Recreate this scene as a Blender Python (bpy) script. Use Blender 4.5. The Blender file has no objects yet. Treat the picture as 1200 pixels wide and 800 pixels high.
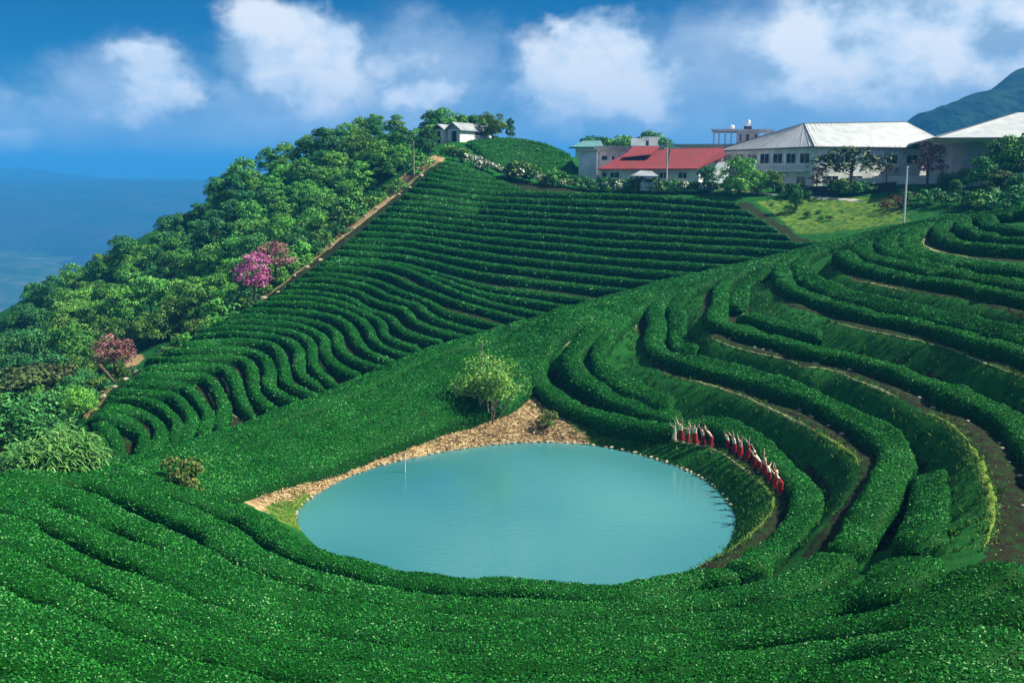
import bpy, bmesh, math, random
import numpy as np
from mathutils import Vector, Matrix

random.seed(7); rng = np.random.default_rng(7)
S = bpy.context.scene
COL = S.collection
R = math.radians

# ------------------------------------------------------------------ camera
CAMZ = 19.0; PITCH = R(9.6); F = 1178.0
cam_d = bpy.data.cameras.new('camera'); cam = bpy.data.objects.new('camera', cam_d); COL.objects.link(cam)
cam.location = (0, 0, CAMZ); cam.rotation_euler = (R(90) - PITCH, 0, 0)
cam_d.sensor_width = 36; cam_d.lens = 36 * F / 1200; cam_d.clip_start = 0.3; cam_d.clip_end = 40000
S.camera = cam

# ------------------------------------------------------------------ sky, sun, exposure
SUN_AZ = R(88); SUN_EL = R(46)          # azimuth clockwise from +Y (the viewing direction)
W = bpy.data.worlds.new('World'); S.world = W; W.use_nodes = True
def world():
    nt = W.node_tree; N = nt.nodes; Lk = nt.links; N.clear()
    out = N.new('ShaderNodeOutputWorld'); bg = N.new('ShaderNodeBackground'); bg.inputs[1].default_value = 0.06
    Lk.new(bg.outputs[0], out.inputs[0])
    sky = N.new('ShaderNodeTexSky'); sky.sky_type = 'NISHITA'; sky.sun_disc = False
    sky.sun_elevation = SUN_EL; sky.sun_rotation = SUN_AZ; sky.altitude = 1800; sky.air_density = 1.0
    sky.dust_density = 0.0; sky.ozone_density = 5.0
    def math_(op, a, b=None, c=None, clamp=False):
        n = N.new('ShaderNodeMath'); n.operation = op; n.use_clamp = clamp
        for i, v in enumerate((a, b, c)):
            if v is None: continue
            if isinstance(v, (int, float)): n.inputs[i].default_value = v
            else: Lk.new(v, n.inputs[i])
        return n.outputs[0]
    tint = N.new('ShaderNodeMix'); tint.data_type = 'RGBA'; tint.blend_type = 'MULTIPLY'; tint.inputs[0].default_value = 1
    Lk.new(sky.outputs[0], tint.inputs[6]); tint.inputs[7].default_value = (0.026, 0.37, 0.60, 1)
    tc = N.new('ShaderNodeTexCoord'); sp = N.new('ShaderNodeSeparateXYZ'); Lk.new(tc.outputs['Generated'], sp.inputs[0])
    az = math_('ARCTAN2', sp.outputs[0], sp.outputs[1]); el = math_('ARCSINE', sp.outputs[2])
    # cloud noise on the sky dome, stretched along the horizon
    cx = N.new('ShaderNodeCombineXYZ'); Lk.new(az, cx.inputs[0]); Lk.new(math_('MULTIPLY', el, 1.35), cx.inputs[1])
    def noise(scale, detail, rough, off=0):
        n = N.new('ShaderNodeTexNoise'); n.inputs['Scale'].default_value = scale; n.inputs['Detail'].default_value = detail
        n.inputs['Roughness'].default_value = rough
        m = N.new('ShaderNodeMapping'); m.inputs['Location'].default_value = (off, off * .7, off * .3); Lk.new(cx.outputs[0], m.inputs[0])
        Lk.new(m.outputs[0], n.inputs['Vector']); return n
    nb = noise(9, 6, .55); nf = noise(3.2, 5, .6, 5.3)
    # warp the dome coordinates so blob edges billow
    nw = noise(14, 5, .6, 2.2); spw = N.new('ShaderNodeSeparateColor'); Lk.new(nw.outputs['Color'], spw.inputs[0])
    azw = math_('ADD', az, math_('MULTIPLY', math_('SUBTRACT', spw.outputs[0], .5), .10))
    elw = math_('ADD', el, math_('MULTIPLY', math_('SUBTRACT', spw.outputs[1], .5), .075))
    def px(x, y):
        dx = (x - 600) / F; v = (400 - y) / F
        d = Vector((dx, math.cos(PITCH) + v * math.sin(PITCH), -math.sin(PITCH) + v * math.cos(PITCH))).normalized()
        return math.atan2(d.x, d.y), math.asin(d.z)
    # (x, y, radius x, radius y, weight) of cloud masses: crisp heads, then soft grey decks
    crisp = [(188, 100, 66, 50, 1.15), (150, 135, 70, 28, .75), (345, 72, 105, 70, 1.15), (300, 105, 60, 40, .8), (498, 116, 46, 28, .9), (455, 70, 60, 40, .7), (5, 163, 44, 24, 1.0),
             (690, 85, 100, 72, 1.15), (655, 45, 40, 34, .85), (770, 110, 70, 50, .85), (1010, 55, 120, 82, 1.1), (930, 90, 80, 50, .8), (1130, 40, 120, 60, .9), (1320, 70, 150, 80, 1.0)]
    soft = [(230, 148, 330, 46, .95), (480, 92, 150, 80, .85), (860, 112, 250, 90, 1.05), (930, 150, 420, 60, 1.05), (1120, 75, 280, 125, 1.15), (170, 110, 130, 60, .8), (120, 168, 330, 20, .8), (560, 160, 230, 42, .75), (1350, 110, 250, 120, 1.0)]
    def field(L):
        tot = None
        for (x, y, rx, ry, w) in L:
            a, e = px(x, y)
            p = math_('POWER', math_('DIVIDE', math_('SUBTRACT', azw, a), rx / F), 2)
            q = math_('POWER', math_('DIVIDE', math_('SUBTRACT', elw, e), ry / F), 2)
            g = math_('MULTIPLY', math_('EXPONENT', math_('MULTIPLY', math_('ADD', p, q), -1.1)), w)
            tot = g if tot is None else math_('MAXIMUM', tot, g)
        return tot
    far = math_('GREATER_THAN', math_('ABSOLUTE', az), .75)   # the rest of the sky carries scattered cumulus too
    high = math_('GREATER_THAN', el, .35)
    other = math_('MULTIPLY', math_('MAXIMUM', far, high), math_('MULTIPLY', nf.outputs[0], 1.0))
    fine = math_('SUBTRACT', nb.outputs[0], .5)
    def smooth(v, lo, hi):
        m_ = N.new('ShaderNodeMapRange'); m_.interpolation_type = 'SMOOTHSTEP'; Lk.new(v, m_.inputs[0]); m_.inputs[1].default_value = lo; m_.inputs[2].default_value = hi; return m_.outputs[0]
    dens = math_('ADD', math_('MAXIMUM', field(crisp), other), math_('MULTIPLY', fine, 1.0))
    mcr = smooth(dens, .34, .80)
    msf = math_('MULTIPLY', smooth(math_('ADD', field(soft), math_('MULTIPLY', fine, .6)), .15, .72), .85)
    # relief: compare the noise with itself a little way towards the sun (up and to the right)
    n2 = noise(9, 6, .55); n2m = n2.inputs['Vector'].links[0].from_node; n2m.inputs['Location'].default_value = (.022, .030, 0)
    lit = math_('ADD', math_('MULTIPLY', math_('SUBTRACT', nb.outputs[0], n2.outputs[0]), 3.2), math_('ADD', .48, math_('MULTIPLY', math_('SUBTRACT', dens, .6), .35)), clamp=True)
    ramp = N.new('ShaderNodeValToRGB'); Lk.new(lit, ramp.inputs[0])
    e = ramp.color_ramp.elements; e[0].position = .05; e[0].color = (3.2, 4.7, 6.4, 1); e[1].position = .85; e[1].color = (9.2, 9.6, 10.0, 1)
    m = e.new(.45); m.color = (6.6, 7.9, 9.3, 1)
    rs = N.new('ShaderNodeValToRGB'); Lk.new(math_('ADD', math_('MULTIPLY', fine, 1.6), .5), rs.inputs[0])
    e = rs.color_ramp.elements; e[0].position = .2; e[0].color = (2.6, 4.2, 6.4, 1); e[1].position = .9; e[1].color = (6.4, 7.6, 9.2, 1)
    mxs = N.new('ShaderNodeMix'); mxs.data_type = 'RGBA'; Lk.new(msf, mxs.inputs[0]); Lk.new(tint.outputs[2], mxs.inputs[6]); Lk.new(rs.outputs[0], mxs.inputs[7])
    mx = N.new('ShaderNodeMix'); mx.data_type = 'RGBA'
    Lk.new(math_('MULTIPLY', mcr, .95), mx.inputs[0]); Lk.new(mxs.outputs[2], mx.inputs[6]); Lk.new(ramp.outputs[0], mx.inputs[7])
    Lk.new(mx.outputs[2], bg.inputs[0])
world()
sun_d = bpy.data.lights.new('sun', 'SUN'); sun = bpy.data.objects.new('sun', sun_d); COL.objects.link(sun)
sun_d.energy = 5.0; sun_d.angle = R(.55); sun_d.color = (1, .95, .80)
sd = Vector((math.cos(SUN_EL) * math.sin(SUN_AZ), math.cos(SUN_EL) * math.cos(SUN_AZ), math.sin(SUN_EL)))
sun.rotation_euler = sd.to_track_quat('Z', 'Y').to_euler()
S.view_settings.view_transform = 'Standard'; S.view_settings.look = 'None'; S.view_settings.gamma = 1
S.view_settings.exposure = 0.86
S.cycles.max_bounces = 5; S.cycles.diffuse_bounces = 3; S.cycles.glossy_bounces = 3; S.cycles.transparent_max_bounces = 6
S.cycles.volume_bounces = 0

# ------------------------------------------------------------------ small helpers
def tag(o, label=None, cat=None, group=None, kind=None):
    if label: o['label'] = label
    if cat: o['category'] = cat
    if group: o['group'] = group
    if kind: o['kind'] = kind
    return o
def link(name, me, parent=None, loc=None):
    o = bpy.data.objects.new(name, me); COL.objects.link(o)
    if parent: o.parent = parent
    if loc is not None: o.location = loc
    return o
def empty(name, loc=(0, 0, 0), rz=0):
    o = bpy.data.objects.new(name, None); COL.objects.link(o); o.location = loc; o.rotation_euler = (0, 0, rz); o.empty_display_size = .2
    return o
def mesh_np(name, V, Q, mats, tint=None, midx=None, smooth=True):
    """V (n,3), Q (m,4) quads."""
    V = np.ascontiguousarray(V, dtype=np.float32); Q = np.ascontiguousarray(Q, dtype=np.int32); k = Q.shape[1]
    me = bpy.data.meshes.new(name)
    me.vertices.add(len(V)); me.vertices.foreach_set('co', V.ravel())
    me.loops.add(Q.size); me.loops.foreach_set('vertex_index', Q.ravel())
    me.polygons.add(len(Q)); me.polygons.foreach_set('loop_start', np.arange(0, Q.size, k, dtype=np.int32))
    me.polygons.foreach_set('loop_total', np.full(len(Q), k, dtype=np.int32))
    if smooth is True: me.polygons.foreach_set('use_smooth', np.ones(len(Q), dtype=bool))
    elif smooth is not False: me.polygons.foreach_set('use_smooth', smooth)
    for m in (mats if isinstance(mats, (list, tuple)) else [mats]): me.materials.append(m)
    if midx is not None: me.polygons.foreach_set('material_index', midx.astype(np.int32))
    if tint is not None:
        a = me.attributes.new('tint', 'FLOAT', 'POINT'); a.data.foreach_set('value', np.ascontiguousarray(tint, dtype=np.float32))
    me.update(calc_edges=True); me.validate()
    return me
def _h(ix, iy, s):
    n = (ix * 374761393 + iy * 668265263 + s * 974634777) & 0xffffffff
    n = ((n ^ (n >> 13)) * 1274126177) & 0xffffffff
    return ((n ^ (n >> 16)) & 0xffff) / 65535.0
def vnoise(x, y, s=0):
    x = np.asarray(x, float); y = np.asarray(y, float)
    ix = np.floor(x).astype(np.int64); iy = np.floor(y).astype(np.int64); fx = x - ix; fy = y - iy
    fx = fx * fx * (3 - 2 * fx); fy = fy * fy * (3 - 2 * fy)
    a = _h(ix, iy, s); b = _h(ix + 1, iy, s); c = _h(ix, iy + 1, s); d = _h(ix + 1, iy + 1, s)
    return (a * (1 - fx) + b * fx) * (1 - fy) + (c * (1 - fx) + d * fx) * fy
def fbm(x, y, o=4, s=0):
    t = 0; a = .5
    for i in range(o): t = t + a * (vnoise(x * 2 ** i, y * 2 ** i, s + i) - .5); a *= .5
    return t
def pix_dir(px, py):
    dx = (np.asarray(px, float) - 600) / F; v = (400 - np.asarray(py, float)) / F
    return dx, math.cos(PITCH) + v * math.sin(PITCH), -math.sin(PITCH) + v * math.cos(PITCH)
def at_dist(px, py, y):           # world point on the view ray at forward distance y
    dx, dy, dz = pix_dir(px, py); return np.stack([dx / dy * y, y + 0 * dx, CAMZ + dz / dy * y], -1)
def at_z(px, py, z):
    dx, dy, dz = pix_dir(px, py); t = (z - CAMZ) / dz; return np.stack([dx * t, dy * t, z + 0 * t], -1)
def to_px(x, y, z):
    z = z - CAMZ; d = y * math.cos(PITCH) - z * math.sin(PITCH); v = y * math.sin(PITCH) + z * math.cos(PITCH)
    return 600 + F * x / d, 400 - F * v / d, d

# ------------------------------------------------------------------ materials
def mat(name, base, rough=.8, spec=.3, noise=None, bump=None, tintramp=None, objrand=None, metallic=0):
    """base colour, optional noise=(scale, colour2, detail), bump=(scale, strength, dist), tintramp=[(pos, colour)...] driven by 'tint'."""
    m = bpy.data.materials.new(name); m.use_nodes = True; nt = m.node_tree; N = nt.nodes; L = nt.links
    b = N['Principled BSDF']; b.inputs['Roughness'].default_value = rough; b.inputs['Specular IOR Level'].default_value = spec
    b.inputs['Base Color'].default_value = (*base, 1); b.inputs['Metallic'].default_value = metallic
    cur = None
    geo = N.new('ShaderNodeNewGeometry')
    if tintramp:
        at = N.new('ShaderNodeAttribute'); at.attribute_name = 'tint'
        rp = N.new('ShaderNodeValToRGB'); L.new(at.outputs['Fac'], rp.inputs[0])
        e = rp.color_ramp.elements; e[0].position, e[0].color = tintramp[0][0], (*tintramp[0][1], 1); e[1].position, e[1].color = tintramp[-1][0], (*tintramp[-1][1], 1)
        for p, c in tintramp[1:-1]: k = e.new(p); k.color = (*c, 1)
        cur = rp.outputs[0]
    if noise:
        n = N.new('ShaderNodeTexNoise'); n.inputs['Scale'].default_value = noise[0]; n.inputs['Detail'].default_value = noise[2] if len(noise) > 2 else 5
        L.new(geo.outputs['Position'], n.inputs['Vector'])
        mr = N.new('ShaderNodeMapRange'); mr.inputs[1].default_value = .36; mr.inputs[2].default_value = .64; L.new(n.outputs[0], mr.inputs[0])
        mx = N.new('ShaderNodeMix'); mx.data_type = 'RGBA'; L.new(mr.outputs[0], mx.inputs[0])
        if cur is not None:
            mx.blend_type = 'MULTIPLY'; L.new(cur, mx.inputs[6])
        else: mx.inputs[6].default_value = (*base, 1)
        mx.inputs[7].default_value = (*noise[1], 1); cur = mx.outputs[2]
    if objrand:
        oi = N.new('ShaderNodeObjectInfo'); hs = N.new('ShaderNodeHueSaturation')
        for key, idx, (a, z) in (('h', 0, objrand[0]), ('v', 2, objrand[1])):
            q = N.new('ShaderNodeMapRange'); q.inputs[3].default_value = a; q.inputs[4].default_value = z
            if idx == 2:
                fr = N.new('ShaderNodeMath'); fr.operation = 'MULTIPLY'; fr.inputs[1].default_value = 7.31; L.new(oi.outputs['Random'], fr.inputs[0])
                f2 = N.new('ShaderNodeMath'); f2.operation = 'FRACT'; L.new(fr.outputs[0], f2.inputs[0]); L.new(f2.outputs[0], q.inputs[0])
            else: L.new(oi.outputs['Random'], q.inputs[0])
            L.new(q.outputs[0], hs.inputs[idx])
        if cur is not None: L.new(cur, hs.inputs[4])
        else: hs.inputs[4].default_value = (*base, 1)
        cur = hs.outputs[0]
    if cur is not None: L.new(cur, b.inputs['Base Color'])
    if bump:
        n = N.new('ShaderNodeTexNoise'); n.inputs['Scale'].default_value = bump[0]; n.inputs['Detail'].default_value = 4
        L.new(geo.outputs['Position'], n.inputs['Vector'])
        bp = N.new('ShaderNodeBump'); bp.inputs['Strength'].default_value = bump[1]; bp.inputs['Distance'].default_value = bump[2]
        L.new(n.outputs[0], bp.inputs['Height']); L.new(bp.outputs[0], b.inputs['Normal'])
    return m
# ------------------------------------------------------------------ the land: control points -> one height field
E = {  # outer lips of the terraces round the pond, (photo x, y, height)
 1: [(636,398,4.8),(620,414,3.9),(612,432,3.0),(611,448,2.5),(625,465,1.6),(650,480,1.2),(700,497,.85),(735,507,.85),(770,513,.9),(800,519,1.0),(840,528,1.1),(865,545,1.3),(885,560,1.4),(902,575,1.5),(906,592,1.5),(893,613,1.5),(870,633,1.5),(850,648,1.4),(820,662,1.2)],
 2: [(746,368,5.8),(744,386,5.0),(752,410,4.4),(770,434,3.8),(790,441,3.6),(820,448,3.6),(850,457,3.6),(880,468,3.6),(900,478,3.6),(930,492,3.6),(960,506,3.6),(980,520,3.6),(1000,534,3.6),(1006,548,3.6),(1002,568,3.6),(985,592,3.6),(955,625,3.0)],
 3: [(824,345,7.3),(820,362,6.6),(830,396,6.3),(860,408,5.8),(894,416,5.8),(920,421,5.8),(940,430,5.8),(972,433,5.8),(990,440,5.8),(1020,450,5.8),(1046,464,5.8),(1076,482,5.8),(1096,487,5.8),(1112,496,5.8),(1134,518,5.8),(1144,532,5.8),(1150,548,5.8),(1162,576,5.8),(1164,600,5.8),(1160,625,5.8),(1150,645,5.8)],
 4: [(906,322,9.0),(900,342,8.5),(926,360,8.2),(960,370,7.8),(1000,384,7.8),(1060,396,7.8),(1110,408,7.8),(1140,418,7.8),(1160,428,7.8),(1200,442,7.8),(1260,470,7.8),(1310,520,7.8)],
 5: [(976,302,11.2),(975,315,10.6),(996,328,10.1),(1030,334,10),(1060,342,10),(1100,348,10),(1140,353,10),(1170,364,10),(1200,371,10),(1260,385,10),(1330,410,10)],
 6: [(1098,262,13.5),(1086,274,12.9),(1082,287,12.2),(1096,294,12),(1112,297,11.9),(1140,303,11.9),(1170,306,11.9),(1200,308,11.9),(1260,314,11.9),(1340,325,11.9)]}
CREST = [(60,560,49),(110,545,53),(200,520,56.5),(300,488,62.5),(400,452,69),(500,408,79),(600,378,87),(700,345,96),(800,320,102),(900,297,105.5),(1000,272,109),(1060,258,109),(1130,247,106),(1200,238,101),(1320,225,96)]
def densify(P, step):
    P = np.asarray(P, float); out = []
    for a, b in zip(P[:-1], P[1:]):
        n = max(1, int(math.ceil(np.linalg.norm((b - a)[:2]) / step)))
        for i in range(n): out.append(a + (b - a) * i / n)
    out.append(P[-1]); return np.array(out)
EW = {}
for k, pts in E.items():
    w = np.array([at_z(x, y, z) for x, y, z in pts]); EW[k] = w
shore_px = [(347,603),(352,594),(362,585),(380,573),(400,562),(440,547),(480,537),(520,529),(560,523),(600,519.5),(640,518),(690,521),(740,530),(790,545),(830,565),(855,590),(862,612),(852,640),(825,668),(780,688),(720,698),(640,700),(560,697),(480,686),(420,668),(378,645),(353,622)]
SHORE = np.array([at_z(x, y, 0.0) for x, y in shore_px])
PC = SHORE[:, :2].mean(0)
def closed_smooth(P, n=160):
    m = len(P); out = []
    for i in range(n):
        t = i / n * m; k = int(t); u = t - k
        p0, p1, p2, p3 = P[(k - 1) % m], P[k % m], P[(k + 1) % m], P[(k + 2) % m]
        out.append(.5 * ((2 * p1) + (-p0 + p2) * u + (2 * p0 - 5 * p1 + 4 * p2 - p3) * u * u + (-p0 + 3 * p1 - 3 * p2 + p3) * u ** 3))
    return np.array(out)
SH = closed_smooth(SHORE, 180)
ctl = []; BADLOG = []; UPN = []
for i in range(0, 180, 3):
    p = SH[i]; d = (p[:2] - PC); d = d / np.linalg.norm(d)
    ctl.append((*(p[:2] - d * .5), -.35)); ctl.append((*(p[:2] + d * .25), .22))
    if i % 9 == 0: ctl.append((*(p[:2] - d * 3), -1.2))
ctl.append((*PC, -1.8))
from itertools import chain
allE = {k: densify(np.column_stack([EW[k]]), 1.25) for k in EW}
for k, w in allE.items():
    for i, p in enumerate(w):
        ctl.append(tuple(p))
        a = w[max(0, i - 1)]; b = w[min(len(w) - 1, i + 1)]; t = (b - a)[:2]; t /= np.linalg.norm(t) + 1e-9
        nrm = np.array([t[1], -t[0]])
        if np.dot(nrm, p[:2] - PC) < 0: nrm = -nrm
        fw = 3.3
        if k < 6:
            dd = np.linalg.norm(allE[k + 1][:, :2] - p[:2], axis=1); j = dd.argmin()
            fw = min(3.3, max(1.2, dd[j] - .85 * abs(allE[k + 1][j, 2] - p[2])))
        for f in (1.0, .45):
            q = p[:2] + nrm * fw * f
            if np.linalg.norm(w[:, :2] - q, axis=1).min() < fw * f * .8: continue
            ctl.append((q[0], q[1], p[2] + .1 * f))
        UPN.append((k, p[0], p[1], p[2], nrm[0], nrm[1], fw))
def ctl_pz(L):
    for x, y, z in L: ctl.append(tuple(at_z(x, y, z)))
def ctl_pd(L, dz=0):
    for x, y, d in L:
        p = at_dist(x, y, d); ctl.append((p[0], p[1], p[2] + dz))
ctl_pd(CREST, -1.25)
ctl_pd([(x, y, d) for x, y, d in densify([(a, b, c) for a, b, c in CREST], 40)], -1.25)
# beach / tea edge on the far side of the pond
ctl_pz([(300,553,1.3),(265,568,1.6),(360,540,.95),(430,520,1.0),(480,506,1.1),(540,492,1.2),(590,478,1.4),(560,510,.5),(640,500,.7),(325,585,.7)])
# tea slope between beach and crest
ctl_pz([(400,490,2.3),(500,455,2.8),(580,430,3.2),(300,520,2.2),(660,372,6.3),(700,385,5.6)])
# foreground
ctl_pz([(600,712,1.9),(480,702,1.9),(700,712,1.9),(800,702,1.9),(400,683,1.8),(330,650,1.7),(290,625,2.0),(870,680,2.0),(950,665,3.2),(1060,680,5.2),
        (600,750,3.8),(600,800,5.8),(600,850,7.4),(600,930,9.2),(400,760,4.6),(400,800,6.3),(800,750,4.0),(800,800,5.9),(1000,720,5.2),(1000,800,7.2),(1130,670,7.0),
        (1200,670,7.9),(1200,750,9.2),(1200,820,10.4),(1320,640,9.3),(1400,720,11),(200,612,3.4),(200,660,4.6),(200,720,5.8),(200,800,8.0),(100,580,4.4),(100,640,5.7),
        (0,572,5.2),(0,620,5.8),(0,680,7.6),(0,750,9.0),(0,820,10.2),(-120,590,6.5),(-120,700,9),(150,562,3.2),(-200,640,8.5)])
for x, y, z in [(0,6,13),(0,-5,15.5),(-12,6,13.2),(12,6,13.4),(25,5,15),(-25,5,15),(40,20,13),(55,50,13.5),(60,80,16),(-40,25,9),(0,-40,20),(40,-40,21),(-40,-40,19),(75,30,17)]: ctl.append((x, y, z))
# hollow behind the ridge, then the far field
for x, y, d in CREST:
    dd = {60:9,110:9,200:9,300:10,400:12,500:13,600:12,700:11,800:9,900:8,1000:7,1060:8,1130:9,1200:9,1320:9}[x]
    p = at_dist(x, y, d + dd); q = at_dist(x, y, d)
    drop = {60:3.6,110:2.6,200:2.5,300:2.6,400:2.6,500:2.4,600:2.2,700:1.6,800:1.1,900:.9,1000:.7,1060:.6,1130:.5,1200:.4,1320:.4}[x]
    ctl.append((p[0], p[1], q[2] - 1.25 - drop))
ctl_pd([(105,478,66),(150,445,74),(200,410,84),(255,380,94),(310,350,103),(350,318,112),(400,280,123),(430,255,131),(460,230,138),(515,187,150),
        (600,215,150),(660,222,150),(700,226,150),(780,231,148),(880,238,144),(910,256,136),(935,275,127),(985,268,124),
        (500,330,113),(450,300,120),(560,250,140),(700,280,126),(800,300,117),(850,270,131),(400,420,87),(450,380,98),(350,400,91),(300,420,84),(250,470,74),(300,455,76),(160,500,66),(600,330,112),(560,375,98)])
# knoll, plateau with the buildings, slope with shrubs
ctl_pd([(525,167,166),(540,166.5,166),(515,170,164),(560,162,173),(572,162,176),(600,163,178),(540,165,172),(640,172,176),(670,184,178),(600,190,163),(540,188,158),(660,200,165),(620,208,158),(690,212,160)])
ctl_pd([(720,214,160),(800,215,160),(860,216,158),(960,216,158),(1050,216,152),(1120,214,150),(1200,214,148),(900,228,148),(950,236,143),(1000,240,138),(930,250,138),(980,255,132),(1050,245,128),(1100,232,128),(1200,228,125),(1300,222,125)])
for x, y, z in [(10,200,17.5),(50,200,17.2),(100,200,17.5),(140,190,19),(0,230,15),(60,240,14),(120,240,16),(-15,215,20),(150,140,19),(120,110,18.5),(100,80,18),(60,300,-10),(0,290,-8),(140,300,-5)]: ctl.append((x, y, z))
# forest flank on the left: crown tops in the photograph minus the trees' height
for x, y, d, h in [(500,150,172,5),(450,129,178,4.2),(400,138,178,4.2),(350,158,172,4.5),(310,175,166,5),(270,198,160,5.5),(230,235,153,7),(180,265,146,7),(130,300,139,7),(80,330,130,7),(30,352,122,7),(-40,385,112,7),
                   (430,200,150,6),(380,230,140,6),(330,270,128,6),(250,300,122,6.5),(200,330,113,6.5),(250,340,106,5),(150,370,102,6),(100,400,93,5.5),(40,420,88,5.5),(0,430,84,5.5),(180,400,86,4),(100,450,70,4),(50,470,68,4.5),(0,480,68,4.5),(-60,470,70,5),(90,520,56,2),(30,530,56,2.5),(0,540,52,2.5),(-60,560,50,3)]:
    p = at_dist(x, y, d); ctl.append((p[0], p[1], p[2] - h))
for x, y, z in [(-40,235,8),(-75,225,0),(-100,200,-10),(-110,170,-18),(-120,140,-22),(-110,110,-18),(-95,90,-10),(-60,50,2),(-90,60,-6),(-20,240,14),(-60,280,-30),(-120,240,-40),(-20,300,-20),(-150,180,-45),(-150,80,-30),(-70,20,6),(-100,-20,0)]: ctl.append((x, y, z))
C = np.array(ctl, float)
# drop near duplicates
keep = []; cell = set()
for i, p in enumerate(C):
    k = (round(p[0] / .45), round(p[1] / .45))
    if k in cell: continue
    cell.add(k); keep.append(i)
C = C[keep]
bad = np.zeros(len(C), bool)       # drop control points that would make a cliff against an earlier one
for i in range(1, len(C)):
    d = np.hypot(C[:i, 0] - C[i, 0], C[:i, 1] - C[i, 1]); s_ = np.abs(C[:i, 2] - C[i, 2]) / np.maximum(d, .3)
    if ((s_ > 1.45) & (d < 6) & ~bad[:i]).any(): bad[i] = True; BADLOG.append((i, *np.round(C[i], 1), *[np.round(q, 0) for q in to_px(*C[i])[:2]]))
C = C[~bad]
def phi(d2): return np.sqrt(d2 + .12)
D2 = ((C[:, None, :2] - C[None, :, :2]) ** 2).sum(-1)
n = len(C); A = np.zeros((n + 3, n + 3)); A[:n, :n] = -phi(D2) - np.eye(n) * .02
A[:n, n] = 1; A[:n, n + 1:] = C[:, :2] / 100; A[n, :n] = 1; A[n + 1:, :n] = (C[:, :2] / 100).T
sol = np.linalg.solve(A, np.concatenate([C[:, 2], np.zeros(3)]))
def rbf(x, y):
    sh = x.shape; P = np.stack([x.ravel(), y.ravel()], -1); out = np.empty(len(P))
    for i in range(0, len(P), 8000):
        q = P[i:i + 8000]; d2 = (q[:, :1] - C[None, :, 0]) ** 2 + (q[:, 1:] - C[None, :, 1]) ** 2
        out[i:i + 8000] = -phi(d2) @ sol[:n] + sol[n] + (q / 100) @ sol[n + 1:]
    return out.reshape(sh)
def axis(breaks):
    out = [breaks[0][0]]
    for (a, s0), (b, _) in zip(breaks[:-1], breaks[1:]):
        m = max(1, round((b - a) / s0)); out += list(a + (b - a) * (np.arange(m) + 1) / m)
    return np.array(out)
gx = axis([(-9000,900),(-3600,300),(-1500,100),(-500,25),(-200,4),(-110,1.2),(-42,.42),(44,.9),(110,4),(200,25),(500,100),(1500,300),(3600,900),(9000,0)])
gy = axis([(-1500,200),(-300,30),(-60,4),(0,.8),(24,.4),(96,.8),(170,1.5),(260,6),(420,25),(900,80),(1800,150),(4000,500),(16000,0)])
GX, GY = np.meshgrid(gx, gy)
# distance outside the modelled zone -> blend into the far valley
cxn = np.clip(GX, -150, 160); cyn = np.clip(GY, -60, 300)
out_d = np.hypot(GX - cxn, GY - cyn)
inside = np.where(out_d < 1e-6)
H = np.zeros_like(GX)
edge = rbf(cxn, cyn)
far = -190 + 240 * fbm(GX / 800, GY / 800, 5, 3) + 0 * GX
t = np.clip(out_d / 520, 0, 1); t = t * t * (3 - 2 * t)
H = edge * (1 - t) + far * t + fbm(GX / 14, GY / 14, 4, 8) * .5 * np.clip((np.hypot(GX, GY - 60) - 60) / 60, 0, 1)
H += fbm(GX / 3, GY / 3, 3, 5) * .10
def zt(x, y):
    x = np.asarray(x, float); y = np.asarray(y, float)
    i = np.clip(np.searchsorted(gx, x) - 1, 0, len(gx) - 2); j = np.clip(np.searchsorted(gy, y) - 1, 0, len(gy) - 2)
    u = (x - gx[i]) / (gx[i + 1] - gx[i]); v = (y - gy[j]) / (gy[j + 1] - gy[j])
    return (H[j, i] * (1 - u) + H[j, i + 1] * u) * (1 - v) + (H[j + 1, i] * (1 - u) + H[j + 1, i + 1] * u) * v
CR = np.array(CREST, float)
def crest_d(px): return np.interp(px, CR[:, 0], CR[:, 2])
def hit(px, py, off=0., dmin=8., dmax=330.):
    """where the view ray through a photograph pixel meets the land raised by off"""
    px = np.atleast_1d(np.asarray(px, float)); py = np.atleast_1d(np.asarray(py, float))
    dx, dy, dz = pix_dir(px, py); dmin = np.broadcast_to(dmin, px.shape)
    res = np.full((len(px), 3), np.nan)
    for i in range(len(px)):
        y = np.arange(dmin[i], dmax, .25); x = dx[i] / dy[i] * y; z = CAMZ + dz[i] / dy[i] * y
        g = zt(x, y) + off - z; k = np.argmax(g > 0)
        if g[k] <= 0: continue
        if k == 0: yy = y[0]
        else: f = g[k - 1] / (g[k - 1] - g[k]); yy = y[k - 1] + f * .25
        res[i] = (dx[i] / dy[i] * yy, yy, CAMZ + dz[i] / dy[i] * yy - off)
    return res
def inpoly(px, py, poly):
    poly = np.asarray(poly, float); c = np.zeros(np.shape(px), bool); m = len(poly)
    for i in range(m):
        x1, y1 = poly[i]; x2, y2 = poly[(i + 1) % m]
        cond = ((y1 > py) != (y2 > py)) & (px < (x2 - x1) * (py - y1) / (y2 - y1 + 1e-9) + x1); c ^= cond
    return c

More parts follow.
